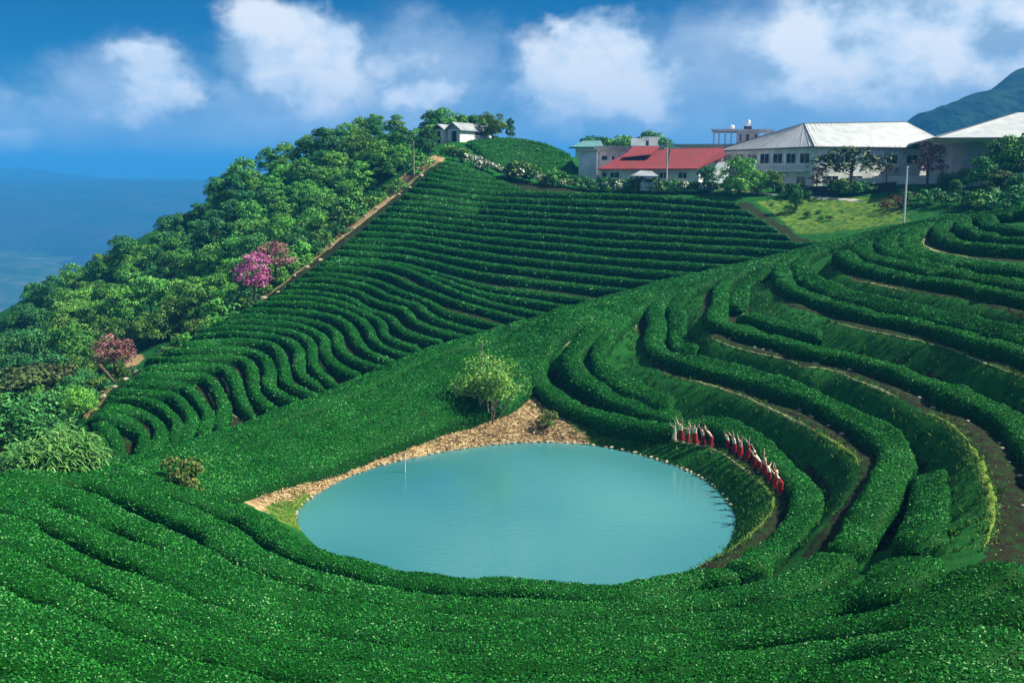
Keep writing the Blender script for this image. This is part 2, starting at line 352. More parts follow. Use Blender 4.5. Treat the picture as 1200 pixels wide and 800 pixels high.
# ground cover zones painted as ground colours: soil, straw, meadow, and soil darkened for shade
PXg, PYg, Dg = to_px(GX, GY, H)
dcr = crest_d(np.clip(PXg, 60, 1320)); beyond = (GY > dcr + 3)
def soft(mask, nz=.0): return mask.astype(float)
beach = inpoly(PXg, PYg, [(255,575),(300,552),(360,538),(430,517),(480,503),(540,490),(600,474),(606,440),(618,440),(640,470),(668,492),(700,520),(640,530),(500,545),(420,565),(375,590),(360,625),(330,612),(300,595)]) & ~beyond
meadow1 = inpoly(PXg, PYg, [(640,470),(760,510),(920,580),(905,640),(830,670),(760,720),(845,640),(870,600),(800,540),(690,528),(655,500)]) & ~beyond
lime = inpoly(PXg, PYg, [(310,592),(335,585),(365,575),(372,600),(352,622),(325,610)]) & ~beyond
lime2 = inpoly(PXg, PYg, [(880,236),(950,228),(1060,232),(1070,262),(960,275),(935,275),(905,252)]) & beyond
pathl = inpoly(PXg, PYg, [(97,488),(99,462),(146,424),(166,412),(171,419),(134,452),(112,482)]) & beyond
pathl |= inpoly(PXg, PYg, [(297,352),(330,334),(385,285),(440,232),(480,199),(508,181),(522,186),(499,200),(455,237),(419,268),(361,325),(316,352)]) & beyond
soil = np.maximum(beach & ~lime, pathl).astype(float)
mead = np.maximum(lime, lime2 * .62).astype(float) + .35 * (meadow1 & ~lime)
forest_zone = (beyond & (GX < -5)) | (out_d > 0)
def blur(a, k=1):
    for _ in range(k):
        b = a.copy(); b[1:-1, 1:-1] = (a[:-2, 1:-1] + a[2:, 1:-1] + a[1:-1, :-2] + a[1:-1, 2:] + 2 * a[1:-1, 1:-1]) / 6; a = b
    return a
UP = np.array(UPN); shaded_soil = np.zeros_like(GX); nearm = np.argwhere((GX > -5) & (GX < 60) & (GY > 20) & (GY < 112))
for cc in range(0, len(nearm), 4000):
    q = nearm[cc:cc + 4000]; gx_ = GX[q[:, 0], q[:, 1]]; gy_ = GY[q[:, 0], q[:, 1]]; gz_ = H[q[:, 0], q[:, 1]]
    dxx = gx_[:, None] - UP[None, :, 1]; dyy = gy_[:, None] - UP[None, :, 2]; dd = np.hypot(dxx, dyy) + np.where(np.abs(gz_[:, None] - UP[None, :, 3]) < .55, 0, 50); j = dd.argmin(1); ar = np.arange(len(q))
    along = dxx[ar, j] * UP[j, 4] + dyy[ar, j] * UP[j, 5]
    shaded_soil[q[:, 0], q[:, 1]] = ((along > .1) & (dd[ar, j] < UP[j, 6] + .6)).astype(float)
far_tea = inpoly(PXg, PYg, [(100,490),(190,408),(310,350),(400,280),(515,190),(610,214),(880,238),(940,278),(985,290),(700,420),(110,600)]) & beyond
shaded_soil = np.maximum(shaded_soil, far_tea * .75)
soil = blur(soil, 1); mead = blur(mead, 2)
V = np.stack([GX, GY, H], -1).reshape(-1, 3); ny, nx = GX.shape
idx = np.arange(ny * nx).reshape(ny, nx); Q = np.stack([idx[:-1, :-1], idx[:-1, 1:], idx[1:, 1:], idx[1:, :-1]], -1).reshape(-1, 4)
def ground_material():
    m = bpy.data.materials.new('ground'); m.use_nodes = True; nt = m.node_tree; N = nt.nodes; L = nt.links
    b = N['Principled BSDF']; b.inputs['Roughness'].default_value = .95; b.inputs['Specular IOR Level'].default_value = .1
    geo = N.new('ShaderNodeNewGeometry')
    def noise(s, d=5, r=.6):
        n = N.new('ShaderNodeTexNoise'); n.inputs['Scale'].default_value = s; n.inputs['Detail'].default_value = d; n.inputs['Roughness'].default_value = r
        L.new(geo.outputs['Position'], n.inputs['Vector']); return n.outputs[0]
    def ramp(f, stops):
        r = N.new('ShaderNodeValToRGB'); L.new(f, r.inputs[0]); e = r.color_ramp.elements
        e[0].position, e[0].color = stops[0][0], (*stops[0][1], 1); e[1].position, e[1].color = stops[-1][0], (*stops[-1][1], 1)
        for p, c in stops[1:-1]: k = e.new(p); k.color = (*c, 1)
        return r.outputs[0]
    def mix(f, a, c):
        x = N.new('ShaderNodeMix'); x.data_type = 'RGBA'; L.new(f, x.inputs[0]); L.new(a, x.inputs[6]); L.new(c, x.inputs[7]); return x.outputs[2]
    def attr(nm):
        a = N.new('ShaderNodeAttribute'); a.attribute_name = nm; return a.outputs['Fac']
    def edge(f, ns):   # ragged edge
        a = N.new('ShaderNodeMath'); a.operation = 'ADD'; L.new(f, a.inputs[0]); s = N.new('ShaderNodeMath'); s.operation = 'MULTIPLY_ADD'; L.new(ns, s.inputs[0]); s.inputs[1].default_value = 1.1; s.inputs[2].default_value = -.55
        L.new(s.outputs[0], a.inputs[1]); r = N.new('ShaderNodeMapRange'); r.inputs[1].default_value = .42; r.inputs[2].default_value = .6; L.new(a.outputs[0], r.inputs[0]); return r.outputs[0]
    grass = ramp(noise(.9, 8, .7), [(.3, (.006, .045, .008)), (.5, (.008, .095, .014)), (.7, (.03, .13, .018))])
    soilc = ramp(noise(2.2, 8, .75), [(.3, (.14, .085, .04)), (.48, (.34, .23, .11)), (.6, (.54, .39, .20)), (.75, (.64, .52, .30))])
    limec = ramp(noise(1.4, 7, .7), [(.34, (.015, .06, .010)), (.46, (.05, .13, .016)), (.56, (.13, .21, .025)), (.7, (.26, .29, .06))])
    c = mix(edge(attr('mead'), noise(1.2)), grass, limec)
    c = mix(edge(attr('soil'), noise(1.5)), c, soilc)
    shaded_soil_col = ramp(noise(1.7, 8, .75), [(.3, (.008, .007, .005)), (.44, (.02, .014, .009)), (.54, (.018, .035, .010)), (.64, (.010, .065, .012))])  # weedy soil by the hedges, with their shade darkened into its colour
    farc = ramp(noise(.008, 9, .7), [(.36, (.010, .035, .018)), (.48, (.03, .075, .03)), (.56, (.06, .09, .05)), (.66, (.14, .13, .12))])
    c = mix(attr('far'), c, farc)
    c = mix(edge(attr('shaded_soil'), noise(1.1)), c, shaded_soil_col)
    L.new(c, b.inputs['Base Color'])
    bp = N.new('ShaderNodeBump'); bp.inputs['Strength'].default_value = .8; bp.inputs['Distance'].default_value = .12; L.new(noise(5, 6, .7), bp.inputs['Height']); L.new(bp.outputs[0], b.inputs['Normal'])
    return m
M = {}
M['ground'] = ground_material()
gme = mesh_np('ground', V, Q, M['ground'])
for nm, arr in (('far', np.clip(out_d / 250, 0, 1)), ('soil', soil), ('shaded_soil', shaded_soil), ('mead', np.clip(mead, 0, 1))):
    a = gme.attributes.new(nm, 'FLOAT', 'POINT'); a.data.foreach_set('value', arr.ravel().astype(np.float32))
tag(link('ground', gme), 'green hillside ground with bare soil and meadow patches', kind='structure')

# pond water
def water_material():
    m = bpy.data.materials.new('pond_water'); m.use_nodes = True; nt = m.node_tree; N = nt.nodes; L = nt.links; b = N['Principled BSDF']
    b.inputs['Roughness'].default_value = .03; b.inputs['IOR'].default_value = 1.33; b.inputs['Specular IOR Level'].default_value = .9
    geo = N.new('ShaderNodeNewGeometry')
    n = N.new('ShaderNodeTexNoise'); n.inputs['Scale'].default_value = .05; n.inputs['Detail'].default_value = 1; L.new(geo.outputs['Position'], n.inputs['Vector'])
    r = N.new('ShaderNodeValToRGB'); L.new(n.outputs[0], r.inputs[0]); e = r.color_ramp.elements
    e[0].position = .25; e[0].color = (.016, .14, .18, 1); e[1].position = .72; e[1].color = (.085, .28, .26, 1)
    L.new(r.outputs[0], b.inputs['Base Color'])
    mp = N.new('ShaderNodeMapping'); mp.inputs['Scale'].default_value = (.5, 3.2, 1); mp.inputs['Rotation'].default_value = (0, 0, R(8)); L.new(geo.outputs['Position'], mp.inputs[0])
    w = N.new('ShaderNodeTexNoise'); w.inputs['Scale'].default_value = 1.5; w.inputs['Detail'].default_value = 4; L.new(mp.outputs[0], w.inputs['Vector'])
    bp = N.new('ShaderNodeBump'); bp.inputs['Strength'].default_value = .35; bp.inputs['Distance'].default_value = .035; L.new(w.outputs[0], bp.inputs['Height']); L.new(bp.outputs[0], b.inputs['Normal'])
    return m
M['water'] = water_material()
bm = bmesh.new()
vs = [bm.verts.new((p[0] + (p[0] - PC[0]) * .03, p[1] + (p[1] - PC[1]) * .03, 0)) for p in SH]
bm.faces.new(vs); bmesh.ops.recalc_face_normals(bm, faces=bm.faces); me = bpy.data.meshes.new('pond_water'); bm.to_mesh(me); bm.free(); me.materials.append(M['water'])
tag(link('pond_water', me), 'still turquoise pond water ringed by terraces', kind='structure')
# ------------------------------------------------------------------ tea hedges
M['tea'] = mat('tea_leaves', (.02, .12, .04), .7, .07, noise=(.35, (.62, .80, .62), 3),
               tintramp=[(0, (.004, .028, .004)), (.25, (.007, .085, .010)), (.6, (.017, .200, .026)), (.88, (.052, .33, .050)), (1, (.24, .48, .20))])
M['twig'] = mat('tea_wood', (.05, .035, .022), .9, .1, noise=(3, (.015, .012, .008)))
def catmull(P, step):
    P = np.asarray(P, float)
    if len(P) < 3: return densify(P, step)
    Q = np.vstack([2 * P[0] - P[1], P, 2 * P[-1] - P[-2]]); out = []
    for k in range(1, len(Q) - 2):
        p0, p1, p2, p3 = Q[k - 1], Q[k], Q[k + 1], Q[k + 2]
        n = max(1, int(math.ceil(np.linalg.norm((p2 - p1)[:2]) / step)))
        for i in range(n):
            u = i / n; out.append(.5 * ((2 * p1) + (-p0 + p2) * u + (2 * p0 - 5 * p1 + 4 * p2 - p3) * u * u + (-p0 + 3 * p1 - 3 * p2 + p3) * u ** 3))
    out.append(P[-1]); return np.array(out)
def world_line(px_pts, off, dmin=8., step=.5, relax=3, wmin=None):
    p = catmull(np.array(px_pts, float), 6 if len(px_pts) > 2 else 8)
    d = crest_d(p[:, 0]) + 3.5 if dmin == 'beyond' else dmin
    w = hit(p[:, 0], p[:, 1], off, d); w = w[~np.isnan(w[:, 0])]
    if len(w) < 3: return None
    # keep the longest unbroken run
    cut = np.where(np.linalg.norm(np.diff(w[:, :2], axis=0), axis=1) > 7)[0] + 1
    runs = np.split(w, cut); w = max(runs, key=len)[:, :2]
    if len(w) < 3: return None
    w = densify(w, step * .7)
    for _ in range(relax * 4):
        v = w.copy(); v[1:-1] = (w[:-2] + w[2:] + 2 * w[1:-1]) / 4; w = v
    L = np.concatenate([[0], np.cumsum(np.linalg.norm(np.diff(w, axis=0), axis=1))]); n = max(3, int(L[-1] / step))
    s = np.linspace(0, L[-1], n + 1); return np.column_stack([np.interp(s, L, w[:, 0]), np.interp(s, L, w[:, 1])])
LEAFCOUNT = [0]
def hedge_mesh(line, width, height, seed, leafk=1.0, taper=(1, 1), rough=1.0, tint0=0.0):
    n = len(line); T = np.gradient(line, axis=0); T /= np.linalg.norm(T, axis=1)[:, None] + 1e-9
    Nn = np.stack([T[:, 1], -T[:, 0]], -1); s = np.concatenate([[0], np.cumsum(np.linalg.norm(np.diff(line, axis=0), axis=1))])
    K = 13; ph = np.linspace(0, math.pi, K); cx = -np.sign(np.cos(ph)) * np.abs(np.cos(ph)) ** .62; cz = np.abs(np.sin(ph)) ** .55
    cx[K // 2] = 0
    wv = width * (1 + .12 * rough * (vnoise(s / 2.3, s * 0 + seed, 11) - .5) * 2); hv = height * (1 + .10 * rough * (vnoise(s / 1.9, s * 0 + seed, 12) - .5) * 2)
    e0 = np.clip(s / (width * .55), 0, 1) if taper[0] else np.ones(n); e1 = np.clip((s[-1] - s) / (width * .55), 0, 1) if taper[1] else np.ones(n)
    ee = np.sqrt(np.clip(1 - (1 - np.minimum(e0, e1)) ** 2, 0.0, 1)); ee = np.maximum(ee, .12)
    wv = wv * ee; hv = hv * (.35 + .65 * ee)
    X = line[:, None, 0] + Nn[:, None, 0] * cx[None] * wv[:, None] / 2; Y = line[:, None, 1] + Nn[:, None, 1] * cx[None] * wv[:, None] / 2
    zc = zt(line[:, 0], line[:, 1]); k = np.ones(5) / 5
    if n > 6: zp = np.pad(zc, 2, mode='edge'); zc = np.convolve(zp, k, 'valid')
    zl = zt(X, Y); base = zc[:, None] + .55 * (zl - zc[:, None])
    low = np.minimum(base, zl) - .12
    Z = np.where(cz[None] < .05, low, base + cz[None] * hv[:, None])
    lump = (vnoise(X / .55, Y / .55, 21) - .5) * .12 + (vnoise(X / .22, Y / .22, 22) - .5) * .07
    Z = Z + lump * rough * np.clip(cz[None] * 2, 0, 1)
    X = X + Nn[:, None, 0] * lump * cx[None] * rough; Y = Y + Nn[:, None, 1] * lump * cx[None] * rough
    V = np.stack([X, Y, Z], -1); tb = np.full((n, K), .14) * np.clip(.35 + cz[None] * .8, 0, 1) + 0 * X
    idx = np.arange(n * K).reshape(n, K); Q = np.stack([idx[:-1, :-1], idx[:-1, 1:], idx[1:, 1:], idx[1:, :-1]], -1).reshape(-1, 4)
    # leaves
    c = V; A = (c[:-1, :-1], c[:-1, 1:], c[1:, 1:], c[1:, :-1]); ctr = sum(A) / 4
    nr = np.cross(A[2] - A[0], A[3] - A[1]); ar = np.linalg.norm(nr, axis=-1) + 1e-9; nr = nr / ar[..., None]; ar = ar / 2
    flip = nr[:, K // 2, 2].mean() < 0
    if flip: nr = -nr; Q = Q[:, ::-1]
    px, py, dd = to_px(ctr[..., 0], ctr[..., 1], ctr[..., 2])
    Ls = .036 + .00125 * np.clip(dd, 10, 400)
    view = np.array([0, 0, CAMZ]) - ctr; view /= np.linalg.norm(view, axis=-1)[..., None]; facing = (nr * view).sum(-1)
    vis = (dd > 2) & (px > -160) & (px < 1360) & (py < 960) & (facing > -.35)
    dens = np.where(vis, leafk * 1.05 / (Ls * Ls * .5), 0) * ar
    dens[:, 0] *= .35; dens[:, -1] *= .35
    cnt = rng.poisson(np.minimum(dens, 400)); cnt = cnt.ravel(); ii = np.repeat(np.arange(cnt.size), cnt); m = len(ii); LEAFCOUNT[0] += m
    a = [q.reshape(-1, 3)[ii] for q in A]; u = rng.random((m, 1)); v = rng.random((m, 1))
    P = (a[0] * (1 - u) + a[1] * u) * (1 - v) + (a[3] * (1 - u) + a[2] * u) * v
    nn = nr.reshape(-1, 3)[ii]; L = (Ls.ravel()[ii] * rng.uniform(.65, 1.35, m))[:, None]
    ln = nn * .8 + rng.normal(0, .48, (m, 3)); ln /= np.linalg.norm(ln, axis=1)[:, None]
    r = rng.normal(0, 1, (m, 3)); r += np.array([0, 0, .6]); t1 = np.cross(ln, r); t1 /= np.linalg.norm(t1, axis=1)[:, None] + 1e-9; t2 = np.cross(ln, t1)
    P = P + nn * L * rng.uniform(-.15, .45, (m, 1))
    lv = np.stack([P - t1 * L * .5, P + t2 * L * .26 + t1 * L * .08, P + t1 * L * .5, P - t2 * L * .26 + t1 * L * .08], 1).reshape(-1, 3)
    lt = np.clip(rng.normal(.50, .23, m), 0, .93); lt[rng.random(m) < np.where(dd.ravel()[ii] < 62, .03, .008)] = 1.0; lt = np.clip(lt + tint0, 0, 1)  # a few leaves take the palest tint as painted glints
    patch = vnoise(P[:, 0] / 1.3, P[:, 1] / 1.3, 31) * .6 + vnoise(P[:, 0] / 5, P[:, 1] / 5, 33) * .4; lt = np.clip(lt + (patch - .5) * .34, 0, 1)
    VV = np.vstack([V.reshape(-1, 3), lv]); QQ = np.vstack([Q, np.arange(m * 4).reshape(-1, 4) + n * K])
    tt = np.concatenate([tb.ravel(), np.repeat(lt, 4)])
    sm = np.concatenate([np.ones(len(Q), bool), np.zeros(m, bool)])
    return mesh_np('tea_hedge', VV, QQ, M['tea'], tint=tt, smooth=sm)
HED = []
def hedge(px, label, group, width=1.7, height=.95, dmin=8., step=.45, leafk=1., off=None, taper=(1, 1), rough=1., tint0=0., relax=3):
    line = world_line(px, height * .92 if off is None else off, dmin, step, relax)
    if line is None: print('no line', label); return
    o = link('tea_hedge', hedge_mesh(line, width, height, len(HED), leafk, taper, rough, tint0)); HED.append((line, width))
    tag(o, label, 'tea hedge', group); return o
ORD = ['first','second','third','fourth','fifth','sixth','seventh','eighth','ninth','tenth','eleventh','twelfth','thirteenth','fourteenth','fifteenth','sixteenth','seventeenth','eighteenth','nineteenth','twentieth','twenty-first','twenty-second','twenty-third','twenty-fourth','twenty-fifth','twenty-sixth','twenty-seventh','twenty-eighth', 'twenty-ninth', 'thirtieth'] + ['thirty-' + b for b in ('first', 'second', 'third', 'fourth', 'fifth', 'sixth', 'seventh', 'eighth', 'ninth')]
GN = 'tea hedges on the terraces right of the pond'
H1 = [(905,283),(840,312),(760,336),(700,360),(650,390),(636,410),(627,430),(640,452),(665,471),(700,484),(745,494),(790,498),(820,491),(848,497),(872,509),(895,524),(918,544),(938,562),(947,582),(941,603),(926,622),(900,642),(868,662)]
NEAR = [
 (H1, 'tea hedge curling round the pond directly behind the dancers', 1.75),
 ([(800,334),(750,350),(715,368),(694,386),(678,402),(668,416),(673,432),(690,445),(712,459),(745,474),(775,484),(800,487)], 'short tea hedge squeezed in just above the hedge behind the dancers', 1.7),
 ([(830,322),(770,346),(736,366),(716,384),(704,404),(703,424),(720,440),(742,452),(768,464),(786,474)], 'tea hedge bounding a shaded bank, its tip just above the leftmost dancers', 1.7),
 ([(820,328),(786,344),(768,362),(771,380),(766,396),(775,410),(800,420),(840,429),(880,439),(920,451),(960,468),(1000,488),(1028,503),(1049,521),(1052,538),(1042,556),(1034,576),(1021,596),(1007,617),(993,640)], 'long tea hedge one terrace above the dancers, bending down on the right to the foreground', 1.75),
 ([(850,318),(808,338),(792,354),(795,372),(794,386),(797,400),(812,414)], 'short hooked tea hedge beside the long hedge one terrace above the dancers', 1.6),
 ([(905,306),(870,316),(846,332),(846,352),(838,366),(846,377),(870,383),(900,392),(930,401),(960,409),(990,413),(1020,422),(1050,432),(1080,443),(1120,457),(1150,470),(1180,486),(1200,502),(1225,530),(1240,560)], 'long tea hedge two terraces above the dancers, leaving the picture at the right edge', 1.75),
 ([(905,312),(875,330),(866,346),(868,358)], 'stubby tea hedge end hanging off the ridge above the pale earth notch', 1.7),
 ([(868,368),(900,374),(930,383),(962,391)], 'short straight tea hedge lying just above the hedge two terraces up', 1.3),
 ([(985,280),(940,294),(917,308),(920,326),(932,338),(960,348),(990,358),(1020,366),(1060,373),(1100,383),(1140,394),(1180,406),(1215,416),(1270,436)], 'lower tea hedge of the double row three terraces above the dancers', 1.7),
 ([(1000,279),(960,292),(938,306),(944,323),(964,333),(990,342),(1020,351),(1060,360),(1100,368),(1140,377),(1180,388),(1215,397),(1270,414)], 'upper tea hedge of the double row three terraces above the dancers', 1.6),
 ([(1045,268),(1005,280),(988,292),(1000,305),(1030,315),(1060,321),(1100,328),(1140,333),(1180,341),(1215,347),(1270,358)], 'tea hedge above the dark hollow below the white pole', 1.9),
 ([(1075,268),(1030,276),(1008,286),(1022,299),(1050,306),(1080,311),(1112,317),(1150,323),(1200,331),(1260,341)], 'tea hedge dropping from the ridge just left below the white pole', 2.0),
 ([(1085,262),(1058,268),(1040,280),(1048,293),(1072,302),(1100,308),(1128,311)], 'short tea hedge between the white pole and the pale hooked path', 2.1),
 ([(1094,259),(1078,266),(1064,278),(1072,293),(1100,301),(1150,309),(1210,316)], 'tea hedge hugging the outer edge of the pale hooked path', 2.0),
 ([(1190,249),(1120,256),(1102,264),(1108,276),(1128,284),(1160,288),(1200,290),(1260,294)], 'tea hedge curving above the pale hooked path at the upper right', 1.7),
 ([(1200,246),(1140,251),(1128,260),(1138,269),(1165,276),(1200,280),(1260,284)], 'second tea hedge above the pale hooked path at the upper right', 1.6),
 ([(1240,244),(1175,248),(1158,256),(1170,264),(1200,269),(1260,273)], 'uppermost curling tea hedge at the upper right corner of the slope', 1.6),
 ([(1088,551),(1090,572),(1087,592),(1082,612),(1075,634)], 'stub of tea hedge standing alone between two dark hollows on the right', 1.75)]
def near_hedges():
    for p, l, w in NEAR: hedge(p, l, GN, w)
    # the tea carpet on the back slope of the pond: rows side by side from beach to crest
    c0 = [(110,575),(230,572),(300,556),(380,535),(430,519),(480,505),(540,489),(596,470),(618,436),(640,402),(668,383),(710,362),(770,337),(840,314),(900,298)]
    c1 = [(100,549),(200,522),(300,490),(350,471),(400,453),(450,431),(500,410),(550,394),(600,379),(640,366),(700,346),(750,333),(800,321),(850,309),(900,297)]
    c0 = catmull(c0, 9)[:, :2]; c1 = catmull(c1, 9)
    f0 = np.linspace(0, 1, len(c0)); f1 = np.linspace(0, 1, len(c1)); s = np.linspace(0, 1, 60)
    a = np.column_stack([np.interp(s, f0, c0[:, 0]), np.interp(s, f0, c0[:, 1])]); b = np.column_stack([np.interp(s, f1, c1[:, 0]), np.interp(s, f1, c1[:, 1])])
    a = world_line(a[::3], .8, step=1.2, relax=2); CW = catmull(np.array([at_dist(x, y, d)[:2] for x, y, d in CREST]), 1.2); pxc = to_px(CW[:, 0], CW[:, 1], zt(CW[:, 0], CW[:, 1]))[0]; b = CW[(pxc > 98) & (pxc < 905)]
    Tb = np.gradient(b, axis=0); Tb /= np.linalg.norm(Tb, axis=1)[:, None]; b = b - np.stack([-Tb[:, 1], Tb[:, 0]], -1) * 2.4
    def rs(w, n=70):
        L = np.concatenate([[0], np.cumsum(np.linalg.norm(np.diff(w, axis=0), axis=1))]); q = np.linspace(0, L[-1], n)
        return np.column_stack([np.interp(q, L, w[:, 0]), np.interp(q, L, w[:, 1])])
    a = rs(a); b = rs(b); nrow = 9
    for k in range(nrow):
        t = (k + .95) / (nrow + .45); w = a * (1 - t) + b * t
        w = densify(w, .5)
        o = link('tea_hedge', hedge_mesh(w, 1.95, .85 + .05 * (k % 3), 300 + k, 1., (1, 1), .8)); HED.append((w, 1.9))
        tag(o, f'tea hedge on the smooth ridge slope, {ORD[k]} up from the bare soil', 'tea hedge', 'tea hedges on the ridge slope behind the pond')
    crest = [(60,560),(100,549),(200,522),(300,490),(400,454),(500,410),(600,379),(700,347),(800,322),(900,299),(1000,274),(1060,260),(1130,249),(1200,240),(1300,229)]
    w0 = densify(CW, .6)
    for _ in range(8): v_ = w0.copy(); v_[1:-1] = (w0[:-2] + w0[2:] + 2 * w0[1:-1]) / 4; w0 = v_
    T = np.gradient(w0, axis=0); T /= np.linalg.norm(T, axis=1)[:, None]; Nn = np.stack([-T[:, 1], T[:, 0]], -1)
    for k, (d, lab) in enumerate([(-1.5, 'tea hedge running just under the ridge crest from pond corner to far right'), (.1, 'tea hedge forming the very crest of the ridge against the far field'), (1.9, 'tea hedge mostly hidden just over the ridge crest')]):
        o = link('tea_hedge', hedge_mesh(w0 + Nn * d, 1.85, .88, 330 + k, 1., (1, 1), .8)); HED.append((w0 + Nn * d, 1.8))
        tag(o, lab, 'tea hedge', 'tea hedges on the ridge slope behind the pond')
    GF = 'broad tea hedges across the foreground'
    FR = [
     [(130,556),(160,563),(225,579),(275,594),(300,604),(325,626),(362,645),(425,663),(475,674),(550,681),(620,685),(700,690),(760,684),(820,672),(868,662)],
     [(-60,548),(25,553),(100,558),(140,570),(200,592),(262,620),(275,637),(312,657),(362,674),(425,690),(475,699),(550,706),(640,709),(700,710),(800,702),(870,691),(930,676),(993,644)],
     [(-60,560),(0,566),(75,578),(112,594),(162,614),(212,638),(250,660),(300,685),(360,702),(430,716),(550,729),(700,732),(850,723),(960,702),(1040,678),(1068,648)],
     [(-60,572),(0,583),(50,600),(100,619),(150,640),(200,662),(250,687),(320,714),(430,739),(600,754),(800,750),(1000,727),(1100,700),(1150,672),(1210,652)],
     [(-60,592),(0,612),(50,641),(120,673),(200,704),(300,737),(430,763),(600,778),(850,773),(1050,750),(1130,720),(1220,688)],
     [(-60,628),(0,655),(80,692),(180,732),(300,765),(450,789),(600,803),(900,800),(1060,780),(1220,728)],
     [(-60,678),(0,705),(100,747),(220,787),(350,817),(600,838),(900,836),(1060,816),(1220,770)],
     [(-60,728),(0,756),(120,802),(300,850),(600,880),(900,880),(1220,818)],
     [(-60,790),(0,815),(120,862),(300,910),(600,940),(900,940),(1220,880)]]
    FL = ['tea hedge lining the near shore of the pond', 'second tea hedge back from the near shore of the pond', 'foreground tea hedge running from the left edge to the lone stub', 'foreground tea hedge just behind the sunlit gap at the left edge',
          'foreground tea hedge just in front of the sunlit gap at the left edge', 'third tea hedge up from the bottom edge of the photograph', 'second tea hedge up from the bottom edge of the photograph', 'tea hedge along the bottom edge of the photograph', 'tea hedge at the camera, mostly below the bottom edge']
    for k, (p, l) in enumerate(zip(FR, FL)):
        hedge(p, l, GF, (2.0, 2.2, 2.2, 2.1, 2.0, 2.0, 2.0, 2.0, 2.0)[k], .95, step=.35, rough=.85)
near_hedges()
def far_field():
    RR = [
     [(107,500),(118,512),(124,527),(120,540)],
     [(106,490),(122,496),(133,508),(139,522),(138,538)],
     [(105,482),(140,486),(157,494),(170,508),(171,518),(160,534)],
     [(115,474),(150,475),(175,484),(190,500),(190,511),(176,530)],
     [(122,466),(162,466),(185,471),(205,489),(210,500),(198,522)],
     [(127,458),(175,458),(205,461),(217,476),(227,489),(220,503),(206,521)],
     [(142,449),(187,447),(220,449),(232,466),(247,485),(238,499),(243,516)],
     [(152,439),(200,438),(240,437),(252,451),(265,476),(257,490),(264,505)],
     [(162,429),(212,428),(260,427),(275,441),(281,462),(291,481),(310,493)],
     [(167,420),(225,418),(275,416),(294,426),(297,454),(308,471),(334,485)],
     [(190,410),(237,407),(287,408),(309,416),(317,436),(313,449),(331,462),(362,478)],
     [(207,402),(250,398),(300,398),(326,408),(333,430),(338,448),(360,459),(390,472)],
     [(222,394),(260,389),(300,390),(326,394),(350,406),(350,430),(362,444),(387,455),(418,463)],
     [(232,387),(265,382),(300,382),(340,387),(365,401),(365,418),(373,433),(388,445),(430,456)],
     [(245,380),(275,375),(300,375),(350,380),(380,395),(381,411),(395,427),(420,439),(458,448)],
     [(262,372),(285,368),(300,368),(357,373),(392,386),(398,405),(415,420),(450,432),(476,440)],
     [(278,364),(300,361),(362,364),(405,376),(417,395),(433,412),(470,426),(500,433)],
     [(292,357),(320,353),(375,356),(412,367),(432,382),(438,397),(460,410),(500,420),(518,424)],
     [(308,350),(340,346),(385,350),(414,359),(440,372),(451,379),(448,390),(470,401),(528,415)],
     [(322,342),(362,340),(410,349),(430,361),(460,370),(466,382),(495,395),(553,406)],
     [(333,334),(375,333),(417,340),(440,352),(475,362),(486,375),(515,387),(578,400)],
     [(343,327),(380,326),(432,334),(455,346),(490,357),(508,371),(550,385),(592,394)],
     [(353,320),(392,320),(440,328),(470,341),(505,354),(526,366),(606,386)],
     [(362,313),(412,313),(450,319),(485,334),(525,349),(600,370),(645,381)],
     [(371,307),(420,305),(475,314),(512,331),(550,346),(600,360),(665,373)]]
    y560 = [222,229.5,237,244.5,252,260,268,277,286,296,307,319,333]
    y735 = [228,237,246,255,264,273,283,293,304,315,327,340,354]
    y900 = [241,250,258,266,274,283.5,293,304,316,328,340,355,370]
    xe = [868,884,899,912,926,985,960,925,890,850,812,770,722]
    U = []
    for k in range(12, -1, -1):
        f = k / 12; x0 = 487 + (380 - 487) * f; y0 = 213 + (301 - 213) * f
        pts = [(x0, y0), (x0 + (560 - x0) * .45, y0 + (y560[k] - y0) * (.18 + .12 * (1 - f))), (560, y560[k]), (645, .5 * (y560[k] + y735[k]) + .5), (735, y735[k]), (820, .5 * (y735[k] + y900[k]) - .5)]
        pts = [p for p in pts if p[0] < xe[k] - 12]; pts.append((xe[k], np.interp(xe[k], [735, 900, 990], [y735[k], y900[k], y900[k] + 4])))
        U.append(pts)
    U += [[(493,208),(560,217),(612,219)], [(499,203),(560,211),(598,213)], [(505,198),(550,204),(582,207)], [(511,194),(545,198),(566,200)], [(517,190),(535,193),(550,194)]]
    RR.append([(500,321),(560,341),(610,350),(660,358),(705,365)])
    rows = RR + U; nr = len(rows)
    for i, p in enumerate(rows):
        d = nr - 1 - i
        lab = (f'tea hedge in the big far field, {ORD[i]} row up from its lowest left corner' if i < 26 else f'tea hedge in the big far field, {ORD[d]} row down from its top edge')
        hedge(p, lab, 'tea hedges of the big field on the far hillside', (.98 if i < 24 else 1.05), .85, 'beyond', .7, .8, rough=.6, tint0=.05, relax=1)
far_field()

